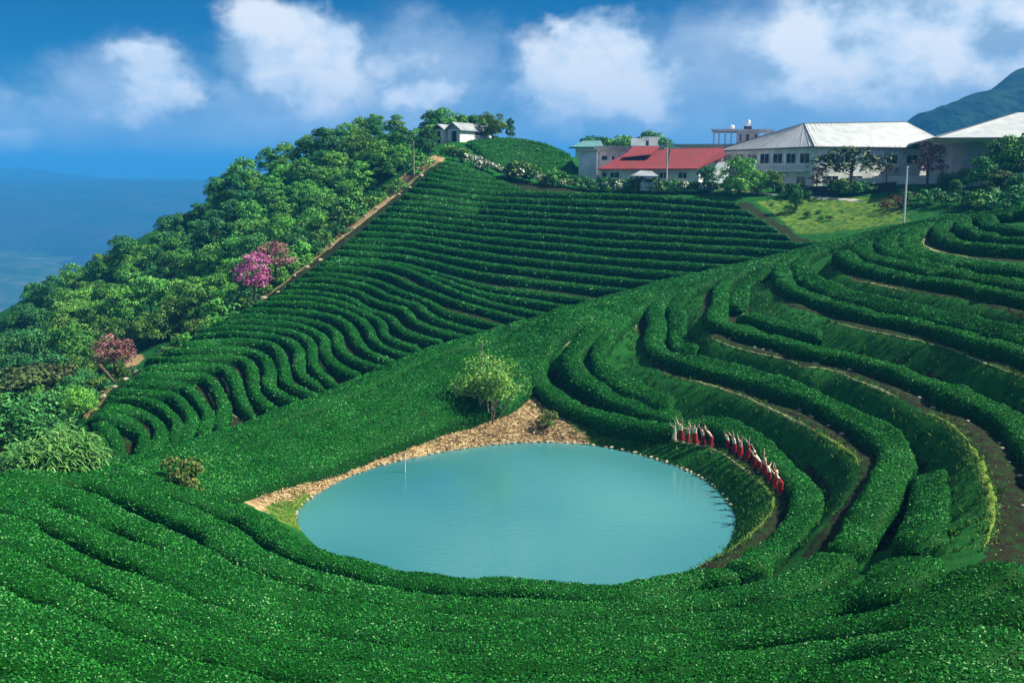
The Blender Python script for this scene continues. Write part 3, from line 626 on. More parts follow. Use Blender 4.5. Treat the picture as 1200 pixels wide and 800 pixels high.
# ------------------------------------------------------------------ lips of the terraces, stones round the pond
M['lip_sand'] = mat('sandy_grass_lip', (.50, .45, .28), .95, .1, noise=(2.5, (.10, .15, .04), 6), bump=(6, .6, .05))
M['lip_green'] = mat('sunlit_grass_lip', (.27, .36, .06), .95, .1, noise=(5, (.04, .13, .015), 8), bump=(6, .6, .05))
M['blade'] = mat('grass_blades', (.03, .12, .02), .8, .1, tintramp=[(0, (.012, .05, .008)), (.5, (.02, .14, .018)), (.8, (.10, .24, .03)), (1, (.42, .42, .16))])
def ribbon(pts, width, m, label, name='terrace_path', lift=.05, seed=0, dmin=8.):
    line = world_line(pts, 0., dmin, .35, relax=1)
    if line is None: return
    n = len(line); T = np.gradient(line, axis=0); T /= np.linalg.norm(T, axis=1)[:, None] + 1e-9; Nn = np.stack([T[:, 1], -T[:, 0]], -1)
    s = np.arange(n) * .35; wv = width * (.25 + 1.0 * vnoise(s / .9, s * 0 + seed, 41)) * np.clip(np.minimum(s, s[-1] - s) / 1.5, .1, 1)
    c = np.array([-1, -.6, 0, .6, 1]); off = (vnoise(s / .8, s * 0 + seed, 42) - .5)[:, None] * .10
    X = line[:, :1] + Nn[:, :1] * (c * wv[:, None] / 2 + off); Y = line[:, 1:] + Nn[:, 1:] * (c * wv[:, None] / 2 + off)
    Z = zt(X, Y) + lift * (1 - np.abs(c))[None] ** .5 + np.where(np.abs(c) > .9, -.04, 0) + .03
    V = np.stack([X, Y, Z], -1).reshape(-1, 3); idx = np.arange(n * 5).reshape(n, 5); Q = np.stack([idx[:-1, :-1], idx[:-1, 1:], idx[1:, 1:], idx[1:, :-1]], -1).reshape(-1, 4)
    tag(link(name, mesh_np(name, V, Q, m)), label, kind='structure'); return line
def blades(pts, n, L, tint, tsd, name, label, zoff=0., lean=.5, wid=.16):
    """loose narrow blades standing on the land at (x, y) points"""
    i = rng.integers(0, len(pts), n); P = pts[i]; z = zt(P[:, 0], P[:, 1]) + zoff; P3 = np.column_stack([P, z])
    a = rng.random(n) * 6.283; d = np.stack([np.cos(a), np.sin(a), 0 * a], -1); ln = L * rng.uniform(.5, 1.4, n)[:, None]
    up = np.array([0, 0, 1.]) + rng.normal(0, lean, (n, 3)) * np.array([1, 1, .2]); up /= np.linalg.norm(up, axis=1)[:, None]
    v = np.stack([P3 - d * ln * wid / 2, P3 + d * ln * wid / 2, P3 + up * ln * .65 + d * ln * wid * .35, P3 + up * ln + np.array([0, 0, -.1]) * ln], 1).reshape(-1, 3)
    t = np.repeat(np.clip(rng.normal(tint, tsd, n), 0, 1), 4)
    o = link(name, mesh_np(name, v, np.arange(4 * n).reshape(-1, 4), M['blade'], tint=t, smooth=False)); tag(o, label, name.replace('_', ' '), kind='stuff'); return o
LIPL = []
lips = [([(738,508),(770,513),(800,519),(840,528),(865,545),(880,557)], .30, 'lip_sand', 'pale trodden lip in front of the dancers'),
        ([(884,560),(902,577),(906,592),(893,613),(870,633),(850,648),(822,662)], .42, 'lip_green', 'bright yellow green grass lip right of the pond'),
        ([(636,398),(620,414),(613,432),(612,450)], .35, 'lip_sand', 'pale strip climbing beside the first hedge'),
        ([(744,366),(744,376),(746,388)], .45, 'lip_sand', 'pale notch of earth in the shaded hollow'),
        ([(780,438),(790,441),(820,448),(850,457),(880,468),(900,478),(930,492),(955,505)], .32, 'lip_sand', 'long sandy lip of the terrace above the dancers'),
        ([(955,505),(980,520),(1000,534),(1006,545)], .42, 'lip_green', 'bright grassy end of the sandy terrace lip'),
        ([(835,397),(860,407),(894,416),(920,421),(938,429)], .22, 'lip_sand', 'faint pale lip two terraces above the dancers'),
        ([(938,431),(960,431),(985,437),(1005,446),(1040,460),(1050,466)], .28, 'lip_sand', 'broken pale lip two terraces up'),
        ([(1074,483),(1096,487),(1112,497),(1134,518)], .42, 'lip_green', 'upper part of the bright grass lip at the right'),
        ([(1134,518),(1144,532),(1150,548),(1160,576),(1163,600),(1160,625),(1152,640)], .62, 'lip_green', 'broad bright grass lip at the right edge terrace'),
        ([(970,376),(1000,384),(1060,396),(1110,408),(1160,428),(1200,442)], .18, 'lip_sand', 'thin dull lip three terraces up'),
        ([(1086,274),(1082,286),(1096,294),(1112,297),(1140,303)], .55, 'lip_sand', 'pale hooked path at the upper right'),
        ([(1099,261),(1092,268),(1086,274)], .5, 'lip_green', 'grassy start of the pale hooked path'),
        ([(996,328),(1030,334),(1060,341)], .3, 'lip_sand', 'faint earth lip below the white pole'),
        ([(683,385),(670,397),(660,408)], .5, 'lip_sand', 'pale earth gap between two hedges on the ridge'),
        ([(866,371),(874,366),(880,362)], .4, 'lip_sand', 'pale earth notch at the stubby hedge end'),
        ([(5,600),(20,608),(45,618),(75,633)], .5, 'lip_green', 'sunlit grass strip between hedges at the left edge')]
for k, (p, w, m_, l) in enumerate(lips):
    ln_ = ribbon(p, w * .55, M[m_], l, seed=k, lift=.01)
    if ln_ is not None: LIPL.append((ln_, m_, w))
# soil strips between the rows of the far field
for k, p in enumerate([[(118,488),(134,490),(150,503),(160,515)], [(123,506),(130,519)], [(148,482),(160,488),(172,499),(176,505)], [(175,474),(186,481)],
        [(200,456),(215,459),(221,468)], [(236,446),(243,452),(252,478)], [(252,433),(262,441),(270,465)], [(272,486),(280,491),(290,497)], [(228,512),(240,509),(250,505)], [(245,495),(252,504)], [(295,486),(305,484),(318,489)],
        [(250,411),(275,412),(293,416),(299,424)], [(362,402),(376,409),(380,425)], [(376,410),(378,428),(392,440)]]):
    ribbon(p, .42, M['lip_sand'], 'thin strip of bare earth between two far tea rows', seed=60 + k, dmin='beyond')

# grass tufts on the banks (stuff) and straw on the bare shore
def scatter_in(poly, n, beyond_=False, near=False):
    xs = [p[0] for p in poly]; ys = [p[1] for p in poly]; px = rng.uniform(min(xs), max(xs), n * 3); py = rng.uniform(min(ys), max(ys), n * 3)
    k = inpoly(px, py, poly); px, py = px[k][:n], py[k][:n]; w = hit(px, py, 0., crest_d(px) + 3.5 if beyond_ else 8.)
    w = w[~np.isnan(w[:, 0])]; return w[:, :2] + rng.normal(0, .12, (len(w), 2))
for ln_, m_, w in LIPL:
    P = np.repeat(ln_, 46, 0); P = P + rng.normal(0, w * .36, P.shape); blades(P, len(P), .13 if m_ == 'lip_green' else .10, .86 if m_ == 'lip_green' else .90, .10, 'lip_grass', 'dry and fresh grass blades fringing a terrace lip', lean=.7)
bank = scatter_in([(640,472),(700,492),(770,508),(850,530),(905,575),(908,600),(860,650),(850,600),(800,555),(730,528),(690,520)], 900)
blades(np.repeat(bank, 5, 0) + rng.normal(0, .18, (len(bank) * 5, 2)), 5200, .16, .55, .16, 'bank_grass', 'rough grass on the bank between pond and dancers')
lim = scatter_in([(318,597),(345,575),(375,572),(360,600),(350,618),(330,610)], 300)
blades(np.repeat(lim, 5, 0) + rng.normal(0, .12, (len(lim) * 5, 2)), 1800, .16, .84, .09, 'lime_grass', 'yellow green grass at the left tip of the pond')
lim = scatter_in([(655,480),(700,497),(745,508),(770,520),(730,526),(680,517)], 250)
blades(np.repeat(lim, 5, 0) + rng.normal(0, .15, (len(lim) * 5, 2)), 1600, .17, .72, .12, 'shore_grass', 'bright grass between pond stones and first hedge')
for (a, k, t) in ((2, 1, .5), (3, 2, .5), (4, 3, .48), (5, 4, .45)):
    w = allE[a]; d = w[:, :2] - PC; d /= np.linalg.norm(d, axis=1)[:, None]; m_ = rng.uniform(0, 1, (len(w) * 40, 1)); P = np.repeat(w[:, :2], 40, 0) - np.repeat(d, 40, 0) * (m_ * 2.6 - .3) + rng.normal(0, .3, (len(w) * 40, 2))
    blades(P, int(len(P) * 1.0), .15, t, .13, 'bank_grass', ('short grass covering the bank of the %s terrace above the pond' % ORD[a - 1]), lean=.6)
for (a, t) in ((1, .5), (2, .5), (3, .52), (4, .5), (5, .48)):      # bigger weed tufts on the banks and litter on the trodden soil
    w = UP[UP[:, 0] == a]; n_ = len(w) * 9; i = rng.integers(0, len(w), n_); dist = -rng.random(n_) * 2.3 if a > 1 else -rng.random(n_) * 1.6
    c_ = w[i][:, 1:3] + w[i][:, 4:6] * dist[:, None] + rng.normal(0, .3, (n_, 2)); P = np.repeat(c_, 9, 0) + rng.normal(0, .07, (n_ * 9, 2))
    blades(P, len(P), .26, t, .18, 'weeds', 'coarser weed tufts on the bank of the %s terrace' % ORD[a - 1], lean=.45)
    n_ = len(w) * 60; i = rng.integers(0, len(w), n_); P = w[i][:, 1:3] + w[i][:, 4:6] * (rng.random(n_) * w[i][:, 6])[:, None] + rng.normal(0, .2, (n_, 2))
    blades(P, n_, .08, .62, .32, 'litter', 'leaf litter and sparse weeds on the soil of the %s terrace' % ORD[a - 1], lean=1.6, wid=.4)
M['straw'] = mat('straw', (.5, .36, .2), .9, .1, tintramp=[(0, (.09, .055, .025)), (.4, (.30, .20, .10)), (.75, (.52, .38, .20)), (1, (.68, .58, .38))])
st = scatter_in([(262,573),(300,556),(360,541),(430,520),(480,506),(540,493),(600,476),(615,455),(640,475),(665,495),(690,516),(640,516),(500,528),(440,545),(375,572),(330,588),(300,585)], 1500)
P = np.repeat(st, 7, 0) + rng.normal(0, .3, (len(st) * 7, 2)); n = len(P)
z = zt(P[:, 0], P[:, 1]) + rng.uniform(.01, .09, n); a = rng.random(n) * 6.283; d = np.stack([np.cos(a), np.sin(a), rng.normal(0, .25, n)], -1); e = np.stack([-np.sin(a), np.cos(a), rng.normal(0, .4, n)], -1)
P3 = np.column_stack([P, z]); l = rng.uniform(.05, .22, (n, 1)); v = np.stack([P3 - d * l - e * .022, P3 + d * l - e * .022, P3 + d * l + e * .022, P3 - d * l + e * .022], 1).reshape(-1, 3)
tag(link('straw_litter', mesh_np('straw_litter', v, np.arange(4 * n).reshape(-1, 4), M['straw'], tint=np.repeat(rng.random(n), 4), smooth=False)), 'dry straw and leaf litter on the bare far shore', 'straw litter', kind='stuff')

# ring of pale stones along the waterline
M['stone'] = mat('pale_stone', (.46, .41, .31), .9, .2, noise=(4, (.30, .25, .17), 5), bump=(9, .5, .03))
def rock_mesh(name, m, seed, sx=1, sy=1, sz=1):
    r_ = random.Random(seed); bm = bmesh.new(); bmesh.ops.create_icosphere(bm, subdivisions=1, radius=1)
    for v in bm.verts: v.co = Vector((v.co.x * sx, v.co.y * sy, v.co.z * sz)) * r_.uniform(.8, 1.15)
    me = bpy.data.meshes.new(name); bm.to_mesh(me); bm.free(); me.materials.append(m); return me
edging = empty('stone_edging', (*PC, 0)); tag(edging, 'row of small pale stones edging the waterline of the pond', 'stone edging')
rocks = [rock_mesh('stone', M['stone'], s, .19, .12, .10) for s in range(5)]
Ls = np.concatenate([[0], np.cumsum(np.linalg.norm(np.diff(np.vstack([SH, SH[:1]])[:, :2], axis=0), axis=1))]); cl = np.vstack([SH, SH[:1]])
k = 0; s_ = 0.
while s_ < Ls[-1]:
    x = np.interp(s_, Ls, cl[:, 0]); y = np.interp(s_, Ls, cl[:, 1]); pxx, pyy, _ = to_px(x, y, .1)
    vis = not (pyy > 608)
    if vis and random.random() < (.93 if pxx < 830 else .6):
        d = np.array([x, y]) - PC; o = link('stone', rocks[k % 5], edging); o.location = (x - PC[0], y - PC[1], .03 + random.uniform(-.02, .04))
        o.rotation_euler = (random.uniform(-.2, .2), random.uniform(-.2, .2), math.atan2(d[0], -d[1]) * -1 + random.uniform(-.3, .3)); q = random.uniform(.5, 1.35); o.scale = (q, q, q)
    s_ += random.uniform(.42, .56); k += 1

# ------------------------------------------------------------------ trees
def crown_arrays(r, h, clumps, leaves, leaf, seed, flat=1.0, tint=(.55, .18), base=.0, droop=0.):
    """leaf quads spread over lumps that fill an uneven crown; returns verts, quads, tints (origin at the foot of the crown)"""
    g = np.random.default_rng(seed); cs = []
    for i in range(clumps):
        a = g.random() * 6.283; t = g.random(); rad = r * math.sqrt(g.random()) * (1 - .45 * abs(t - .4)) * .78
        cs.append((math.cos(a) * rad, math.sin(a) * rad, base + h * (.12 + .76 * t * (1 - .55 * (rad / r) ** 2)), r * (g.uniform(.17, .34) if clumps > 30 else g.uniform(.24, .46))))
    cs = np.array(cs); k = g.integers(0, clumps, leaves); n = g.normal(0, 1, (leaves, 3)); n /= np.linalg.norm(n, axis=1)[:, None]
    low = n[:, 2] < -.35; n[low, 2] *= -1
    P = cs[k, :3] + n * cs[k, 3:4] * np.array([1, 1, .72 * flat]) * g.uniform(.72, 1.06, (leaves, 1))
    ln = n + g.normal(0, .5, (leaves, 3)); ln[:, 2] += .25; ln /= np.linalg.norm(ln, axis=1)[:, None]
    q = g.normal(0, 1, (leaves, 3)); t1 = np.cross(ln, q); t1 /= np.linalg.norm(t1, axis=1)[:, None] + 1e-9; t1[:, 2] -= droop; t2 = np.cross(ln, t1)
    L = leaf * g.uniform(.6, 1.35, (leaves, 1))
    v = np.stack([P - t1 * L * .55, P + t2 * L * .36, P + t1 * L * .55, P - t2 * L * .36], 1).reshape(-1, 3)
    ct = g.normal(0, .10, clumps)[k]; tt = np.clip(g.normal(tint[0], tint[1], leaves) + ct, 0, 1)
    return v, np.arange(leaves * 4).reshape(-1, 4), np.repeat(tt, 4), cs
def tube_arrays(path, radii, sides=7):
    path = np.asarray(path, float); n = len(path); V = []
    for i in range(n):
        t = path[min(i + 1, n - 1)] - path[max(i - 1, 0)]; t /= np.linalg.norm(t) + 1e-9; u = np.cross(t, [0.31, .95, .05]); u /= np.linalg.norm(u); w = np.cross(t, u)
        for j in range(sides):
            a = 6.2832 * j / sides; V.append(path[i] + (u * math.cos(a) + w * math.sin(a)) * radii[i])
    idx = np.arange(n * sides).reshape(n, sides); Q = [(idx[i, j], idx[i, (j + 1) % sides], idx[i + 1, (j + 1) % sides], idx[i + 1, j]) for i in range(n - 1) for j in range(sides)]
    return np.array(V), np.array(Q)
def join_arr(parts):
    V = []; Q = []; o = 0
    for v, q in parts: V.append(v); Q.append(np.asarray(q) + o); o += len(v)
    return np.vstack(V), np.vstack(Q)
def trunk_mesh(name, height, rad, cs, seed, m, limbs=6, lean=.0):
    g = np.random.default_rng(seed); top = np.array([lean * height, 0, height]); parts = []
    p = [np.array([0, 0, -.5])] + [top * t + np.array([*(g.normal(0, .06, 2) * height * .4), 0]) * t for t in (.25, .5, .75, 1)]
    p = np.array(p); parts.append(tube_arrays(p, [rad * 1.25, rad, rad * .8, rad * .62, rad * .35], 7))
    for i in range(min(limbs, len(cs))):
        e = cs[i, :3]; s = p[2 + i % 2]; mid = (s + e) / 2 + np.array([0, 0, -.08 * height]); parts.append(tube_arrays([s, mid, e], [rad * .45, rad * .28, rad * .10], 5))
    V, Q = join_arr(parts); return mesh_np(name, V, Q, m)
LR = {  # leaf colours by kind
 'emerald': [(0, (.012, .06, .010)), (.35, (.040, .19, .026)), (.7, (.12, .36, .045)), (1, (.30, .55, .09))],
 'dark': [(0, (.006, .036, .010)), (.4, (.018, .11, .028)), (.75, (.048, .22, .045)), (1, (.12, .36, .08))],
 'yellow': [(0, (.012, .045, .008)), (.4, (.035, .12, .018)), (.75, (.10, .24, .03)), (1, (.28, .42, .07))],
 'olive': [(0, (.015, .030, .010)), (.4, (.04, .075, .02)), (.75, (.09, .14, .04)), (1, (.20, .24, .09))],
 'magenta': [(0, (.05, .01, .03)), (.35, (.30, .05, .17)), (.75, (.62, .14, .38)), (1, (.80, .38, .60))],
 'rose': [(0, (.05, .03, .025)), (.35, (.20, .09, .08)), (.75, (.44, .19, .19)), (1, (.60, .38, .34))]}
for k, v in LR.items(): M[k] = mat('leaves_' + k, (.03, .1, .03), .6, .18, tintramp=v, objrand=((.485, .515), (.72, 1.3)) if k not in ('magenta',) else None)
M['bark'] = mat('bark', (.13, .10, .07), .95, .1, noise=(6, (.05, .04, .03), 4)); M['bark_pale'] = mat('pale_bark', (.42, .38, .30), .9, .1, noise=(6, (.2, .17, .13), 4))
KINDS_T = []
def kind(key, r, h, ht, clumps, leaves, leaf, seed, flat=1., barkm='bark', tint=(.55, .2), rad=.16):
    v, q, t, cs = crown_arrays(r, h, clumps, leaves, leaf, seed, flat, tint, base=ht)
    return (mesh_np('crown', v, q, M[key], tint=t, smooth=False), trunk_mesh('trunk', ht + h * .55, rad, cs, seed, M[barkm]))
def plant_tree(k, x, y, sc, label, cat, group=None, name='tree', z=None, rz=None, sz=None):
    e = empty(name, (x, y, float(zt(x, y)) if z is None else z), random.uniform(0, 6.28) if rz is None else rz); e.scale = (sc, sc, (sz or sc * random.uniform(.88, 1.12)))
    tag(e, label, cat, group); link('trunk', k[1], e); link('crown', k[0], e); return e
FK = {'emerald': [kind('emerald', 3.3, 5.4, .5, 52, 6500, .225, s) for s in (1, 2, 3, 4)], 'dark': [kind('dark', 3.1, 5.6, .5, 48, 6000, .22, s) for s in (5, 6, 7)],
      'yellow': [kind('yellow', 3.1, 4.8, .5, 48, 5600, .22, s) for s in (8, 9)], 'olive': [kind('olive', 3.1, 3.8, 1.4, 36, 4000, .26, s, .7) for s in (10, 11)]}
FL_ = {'emerald': 'emerald green broadleaf tree among many on the forested left flank', 'dark': 'dark blue green tree among many on the forested left flank', 'yellow': 'yellow green tree among many on the forested left flank', 'olive': 'dull olive tree among many on the forested left flank'}
pathpoly = [(95,486),(98,455),(150,415),(180,405),(255,375),(296,350),(330,330),(385,280),(440,228),(480,194),(530,178),(1200,178),(1200,800),(95,800)]
def forest():
    pts = []; r_ = random.Random(5); tries = 0
    while tries < 40000 and len(pts) < 1100:
        tries += 1; y = 50 + 155 * r_.random() ** .8; x = r_.uniform(-112, 12)
        z = float(zt(x, y)); px, py, d = to_px(x, y, z); pt = to_px(x, y, z + 6)[1]
        if d < 40 or px < -90 or px > 512: continue
        if inpoly(np.array([px]), np.array([py]), pathpoly)[0]: continue
        bxs = np.interp(y, [60, 66, 84, 103, 123, 138, 152, 200], [-27, -27.5, -28.5, -26, -21.5, -17.5, -9, -4])   # keep off the path
        if x > bxs - .9: continue
        if 40 < px < 130 and y < 62: continue
        sp = 2.75 if y > 100 else 2.3
        if any((x - a) ** 2 + (y - b) ** 2 < sp * sp for a, b, *_ in pts): continue
        near = y < 92 or x > bxs - 7
        sc = r_.uniform(.62, .98) * (.75 if near else 1.05) * (.8 if y < 75 else 1)
        sk = np.interp(px, [0, 50, 100, 150, 200, 230, 270, 300, 350, 400, 450, 500, 520], [352, 327, 302, 270, 252, 230, 192, 177, 154, 137, 127, 136, 145])
        sc *= .95
        over = sk + 2 - to_px(x, y, z + 5.9 * sc)[1]
        if over > 0:
            sc -= over * d / F / 5.9
            if sc < .34: continue
        pts.append((x, y, sc))
    return pts
fp = forest(); fp.sort(key=lambda p: p[1])
# leave out trees nothing of which shows: a coarse depth buffer of crown discs, front to back
def visible(pts):
    g = np.full((100, 150), 0); out = []
    for (x, y, sc) in pts:
        z = float(zt(x, y)); px, py, d = to_px(x, y, z + 4.2 * sc); r = 3.3 * sc / d * F
        x0, x1, y0, y1 = int((px - r) / 8), int((px + r) / 8) + 1, int((py - r) / 8), int((py + r) / 8) + 1
        if px < -30: out.append((x, y, sc)) if px > -60 else None; continue
        sub = g[max(0, y0):max(0, y1), max(0, x0):max(0, x1)]
        if sub.size and (sub < 2).mean() > .12: out.append((x, y, sc))
        sub += 1
    return out
fp = visible(fp)[:290]; FT = {}
PINK = [(297,310,'magenta',.92,'vivid magenta blossom tree between the forest and the earth path'), (322,290,'rose',.85,'dusty pink blossom tree just right above the vivid magenta one'), (133,400,'rose',.68,'rose pink blossom tree low on the left beside the path')]
PW = []
for px, py, key, sc, lab in PINK:
    d = {297: 103, 322: 110, 133: 80}[px]; w = at_dist(px, py, d); PW.append(w)
    if key == 'magenta': kk = kind('magenta', 2.5, 5.4, .3, 70, 3600, .18, 40, tint=(.6, .2))
    else: kk = kind('rose', 2.9, 4.0, .5, 34, 2800, .22, 41 + px, tint=(.55, .2))
    plant_tree(kk, w[0], w[1], sc, lab, 'blossom tree', name='blossom_tree', z=w[2] - 3.4 * sc)
for (x, y, sc) in fp:
    if any(math.hypot(x - w[0], y - w[1]) < 3.2 or (abs(x / y - w[0] / w[1]) < 2.6 / w[1] and 0 < w[1] - y < 9) for w in PW): continue
    px, py, d = to_px(x, y, float(zt(x, y)) + 5)
    q = vnoise(x / 14, y / 14, 77) + random.uniform(-.22, .22)
    key = 'yellow' if (py > 330 and q > .62 and y < 120) else 'dark' if q < .30 else 'olive' if (q > .72 and px < 90) else 'emerald'
    if px < 60 and y > 80: key = 'dark'
    e = plant_tree(random.choice(FK[key]), x, y, sc, FL_[key], 'tree', 'trees of the forest on the left flank', 'forest_tree')
    sk = np.interp(px, [0, 50, 100, 150, 200, 230, 270, 300, 350, 400, 450, 500, 520], [352, 327, 302, 270, 252, 230, 192, 177, 154, 137, 127, 136, 145])
    band = max(0, min(4, int((py - sk + 6) / 34))); bandn = ['on forest skyline', 'high in forest', 'midway down forest', 'low in forest', 'at forest bottom'][band]
    col = int(np.searchsorted([60, 130, 200, 260, 330, 400, 455], px)); coln = ['at the left edge', 'left above rose tree', 'above the rose tree', 'left of the magenta tree', 'above the magenta tree', 'midway to the hut', 'nearing the hut', 'just left of the hut'][col]
    FT.setdefault((key, bandn, coln), []).append((px, e))
CK = {'emerald': 'emerald tree', 'dark': 'dark green tree', 'yellow': 'yellowish tree', 'olive': 'olive tree'}
for (key, bn, cn_), L_ in FT.items():
    L_.sort(key=lambda q: q[0])
    for i, (_, e) in enumerate(L_):
        e['label'] = f"{CK[key]} {bn} {cn_}" + ('' if len(L_) == 1 else (', leftmost' if i == 0 else ', rightmost' if i == len(L_) - 1 else f', {ORD[i]} from left') + f' of {len(L_)}')
FCOUNT = len(fp)

# ------------------------------------------------------------------ far land, haze
def mountain():
    n = 150; xs = np.linspace(380, 2300, 260); ys = np.linspace(1150, 2500, n); X, Y = np.meshgrid(xs, ys)
    ridge = np.interp(X, [380, 600, 640, 700, 760, 820, 900, 1000, 1200, 1600, 2300], [-60, 62, 92, 118, 145, 185, 218, 225, 225, 210, 160])
    prof = np.exp(-((Y - 1620) / 360) ** 2); Z = -200 + (ridge + 200) * prof + fbm(X / 160, Y / 160, 5, 60) * 60 * prof + fbm(X / 22, Y / 22, 3, 61) * 12
    V = (np.stack([X, Y, Z - 19], -1) * .6 + np.array([0, 0, 19.])).reshape(-1, 3); idx = np.arange(X.size).reshape(X.shape); Q = np.stack([idx[:-1, :-1], idx[:-1, 1:], idx[1:, 1:], idx[1:, :-1]], -1).reshape(-1, 4)
    m = mat('mountain_forest', (.018, .05, .022), .95, .05, noise=(.03, (.006, .018, .012), 9), bump=(.06, 1., 8))
    tag(link('mountain', mesh_np('mountain', V, Q, m)), 'dark wooded mountain rising at the upper right', kind='structure')
mountain()
def far_range():
    xs = np.linspace(-5200, 900, 240); ys = np.linspace(1500, 5200, 90); X, Y = np.meshgrid(xs, ys)
    top = np.clip(60 + 300 * fbm(X / 700, X * 0 + 3, 5, 70) + 40 * np.sin(X / 520), -20, 146); prof = np.clip((Y - 1500) / 2100, 0, 1); prof = prof * prof * (3 - 2 * prof)
    Z = -260 + (top + 260) * prof + fbm(X / 420, Y / 420, 5, 71) * 150 * np.clip(prof * (1.05 - prof) * 3, 0, 1) + fbm(X / 60, Y / 60, 3, 72) * 14
    V = np.stack([X, Y, Z], -1).reshape(-1, 3); idx = np.arange(X.size).reshape(X.shape); Q = np.stack([idx[:-1, :-1], idx[:-1, 1:], idx[1:, 1:], idx[1:, :-1]], -1).reshape(-1, 4)
    m = mat('far_range_forest', (.012, .04, .03), .95, .05, noise=(.006, (.035, .045, .04), 9), bump=(.02, 1., 20))
    tag(link('far_mountains', mesh_np('far_mountains', V, Q, m)), 'blue hazy mountain range far beyond the forested flank', kind='structure')
far_range()
def haze():
    bm = bmesh.new(); x0, x1, y0, y1, z0, z1 = -9200, 9200, -1700, 16200, -420, 152
    vs = [bm.verts.new(p) for p in ((x0, y0, z0), (x1, y0, z0), (x1, y1, z0), (x0, y1, z0), (x0, y0, z1), (x1, y0, z1), (x1, y1, z1), (x0, y1, z1))]
    for f in ((0, 3, 2, 1), (4, 5, 6, 7), (0, 1, 5, 4), (1, 2, 6, 5), (2, 3, 7, 6), (3, 0, 4, 7)): bm.faces.new([vs[i] for i in f])
    me = bpy.data.meshes.new('haze'); bm.to_mesh(me); bm.free()
    m = bpy.data.materials.new('haze'); m.use_nodes = True; N = m.node_tree.nodes; N.clear(); o = N.new('ShaderNodeOutputMaterial'); v = N.new('ShaderNodeVolumePrincipled')
    v.inputs['Color'].default_value = (.06, .42, 1, 1); v.inputs['Density'].default_value = .000377; v.inputs['Anisotropy'].default_value = 0.0
    m.node_tree.links.new(v.outputs[0], o.inputs['Volume']); me.materials.append(m)
    tag(link('haze', me), 'blue haze lying over the valley', 'haze', kind='stuff')
haze()
# ------------------------------------------------------------------ knoll rows, buildings, gardens
def knoll():
    top = [(548,167),(575,163),(600,162.5),(625,165),(650,173),(668,184)]
    n = 9
    bot = [(585,197),(602,197),(620,199),(640,202),(660,204),(684,206)]
    for k in range(n):
        f = k / (n - 1); p = [(a[0] * (1 - f) + b[0] * f, a[1] * (1 - f) + b[1] * f) for a, b in zip(top, bot)]
        hedge(p, f'tea hedge on the rounded knoll behind the big field, {ORD[k]} from its top', 'tea hedges on the knoll behind the big field', 1.9, .8, 'beyond', .9, .6, rough=.7)
knoll()
M['white'] = mat('white_plaster', (.82, .83, .83), .85, .2, noise=(.45, (.55, .56, .54), 9)); M['cream'] = mat('bluish_plaster', (.66, .73, .76), .85, .2, noise=(.5, (.44, .51, .55), 6))
M['greywall'] = mat('mauve_grey_plaster', (.56, .52, .57), .9, .2, noise=(.6, (.42, .39, .44), 7))
def roofmat(name, a, b, scale, rough=.5):
    m = mat(name, a, rough, .4, noise=(.7, b, 5)); nt = m.node_tree; N = nt.nodes; L = nt.links
    geo = N.new('ShaderNodeNewGeometry'); w = N.new('ShaderNodeTexWave'); w.inputs['Scale'].default_value = scale; w.bands_direction = 'X'; L.new(geo.outputs['Position'], w.inputs[0])
    bp = N.new('ShaderNodeBump'); bp.inputs['Strength'].default_value = .5; bp.inputs['Distance'].default_value = .05; L.new(w.outputs[1], bp.inputs['Height']); L.new(bp.outputs[0], N['Principled BSDF'].inputs['Normal'])
    return m
M['roof_white'] = roofmat('white_sheet_roof', (.52, .54, .54), (.40, .42, .43), 1.6); M['roof_red'] = roofmat('red_tile_roof', (.26, .025, .03), (.18, .03, .035), 2.2, .7)
M['roof_grey'] = roofmat('grey_sheet_roof', (.36, .38, .40), (.25, .27, .29), 2); M['roof_teal'] = roofmat('teal_roof', (.12, .30, .30), (.10, .24, .25), 2)
M['trim'] = mat('dark_trim', (.05, .05, .06), .6, .3); M['glass'] = mat('dark_window_glass', (.02, .035, .045), .12, .5); M['frame'] = mat('window_frame', (.6, .62, .62), .5, .3)
M['wood'] = mat('weathered_wood', (.20, .14, .09), .9, .1, noise=(5, (.10, .07, .05), 5)); M['metal'] = mat('painted_metal', (.75, .77, .78), .4, .4); M['concrete'] = mat('pale_concrete', (.52, .50, .45), .9, .1, noise=(1.5, (.38, .36, .31), 5))
def P3(px, py, D): return Vector(at_dist(px, py, D))
def XY(px, D): return Vector(((px - 600) / F * D, D))
def py_z(py, D): return float(at_dist(600, py, D)[2])
def box_bm(bm, c, s, rz=0.0):
    m = Matrix.Translation(c) @ Matrix.Rotation(rz, 4, 'Z') @ Matrix.Diagonal((s[0], s[1], s[2], 1)); bmesh.ops.create_cube(bm, size=1, matrix=m)
def bm_obj(name, bm, m, parent=None, bevel=0):
    if bevel: bmesh.ops.bevel(bm, geom=bm.edges[:], offset=bevel, segments=1, affect='EDGES')
    bmesh.ops.recalc_face_normals(bm, faces=bm.faces); me = bpy.data.meshes.new(name); bm.to_mesh(me); bm.free()
    for x in (m if isinstance(m, (list, tuple)) else [m]): me.materials.append(x)
    return link(name, me, parent)
def prism(name, foot, z0, z1, m, parent):
    bm = bmesh.new(); a = [bm.verts.new((p[0], p[1], z0)) for p in foot]; b = [bm.verts.new((p[0], p[1], z1)) for p in foot]; n = len(foot)
    bm.faces.new(a); bm.faces.new(b)
    for i in range(n): bm.faces.new((a[i], a[(i + 1) % n], b[(i + 1) % n], b[i]))
    return bm_obj(name, bm, m, parent)
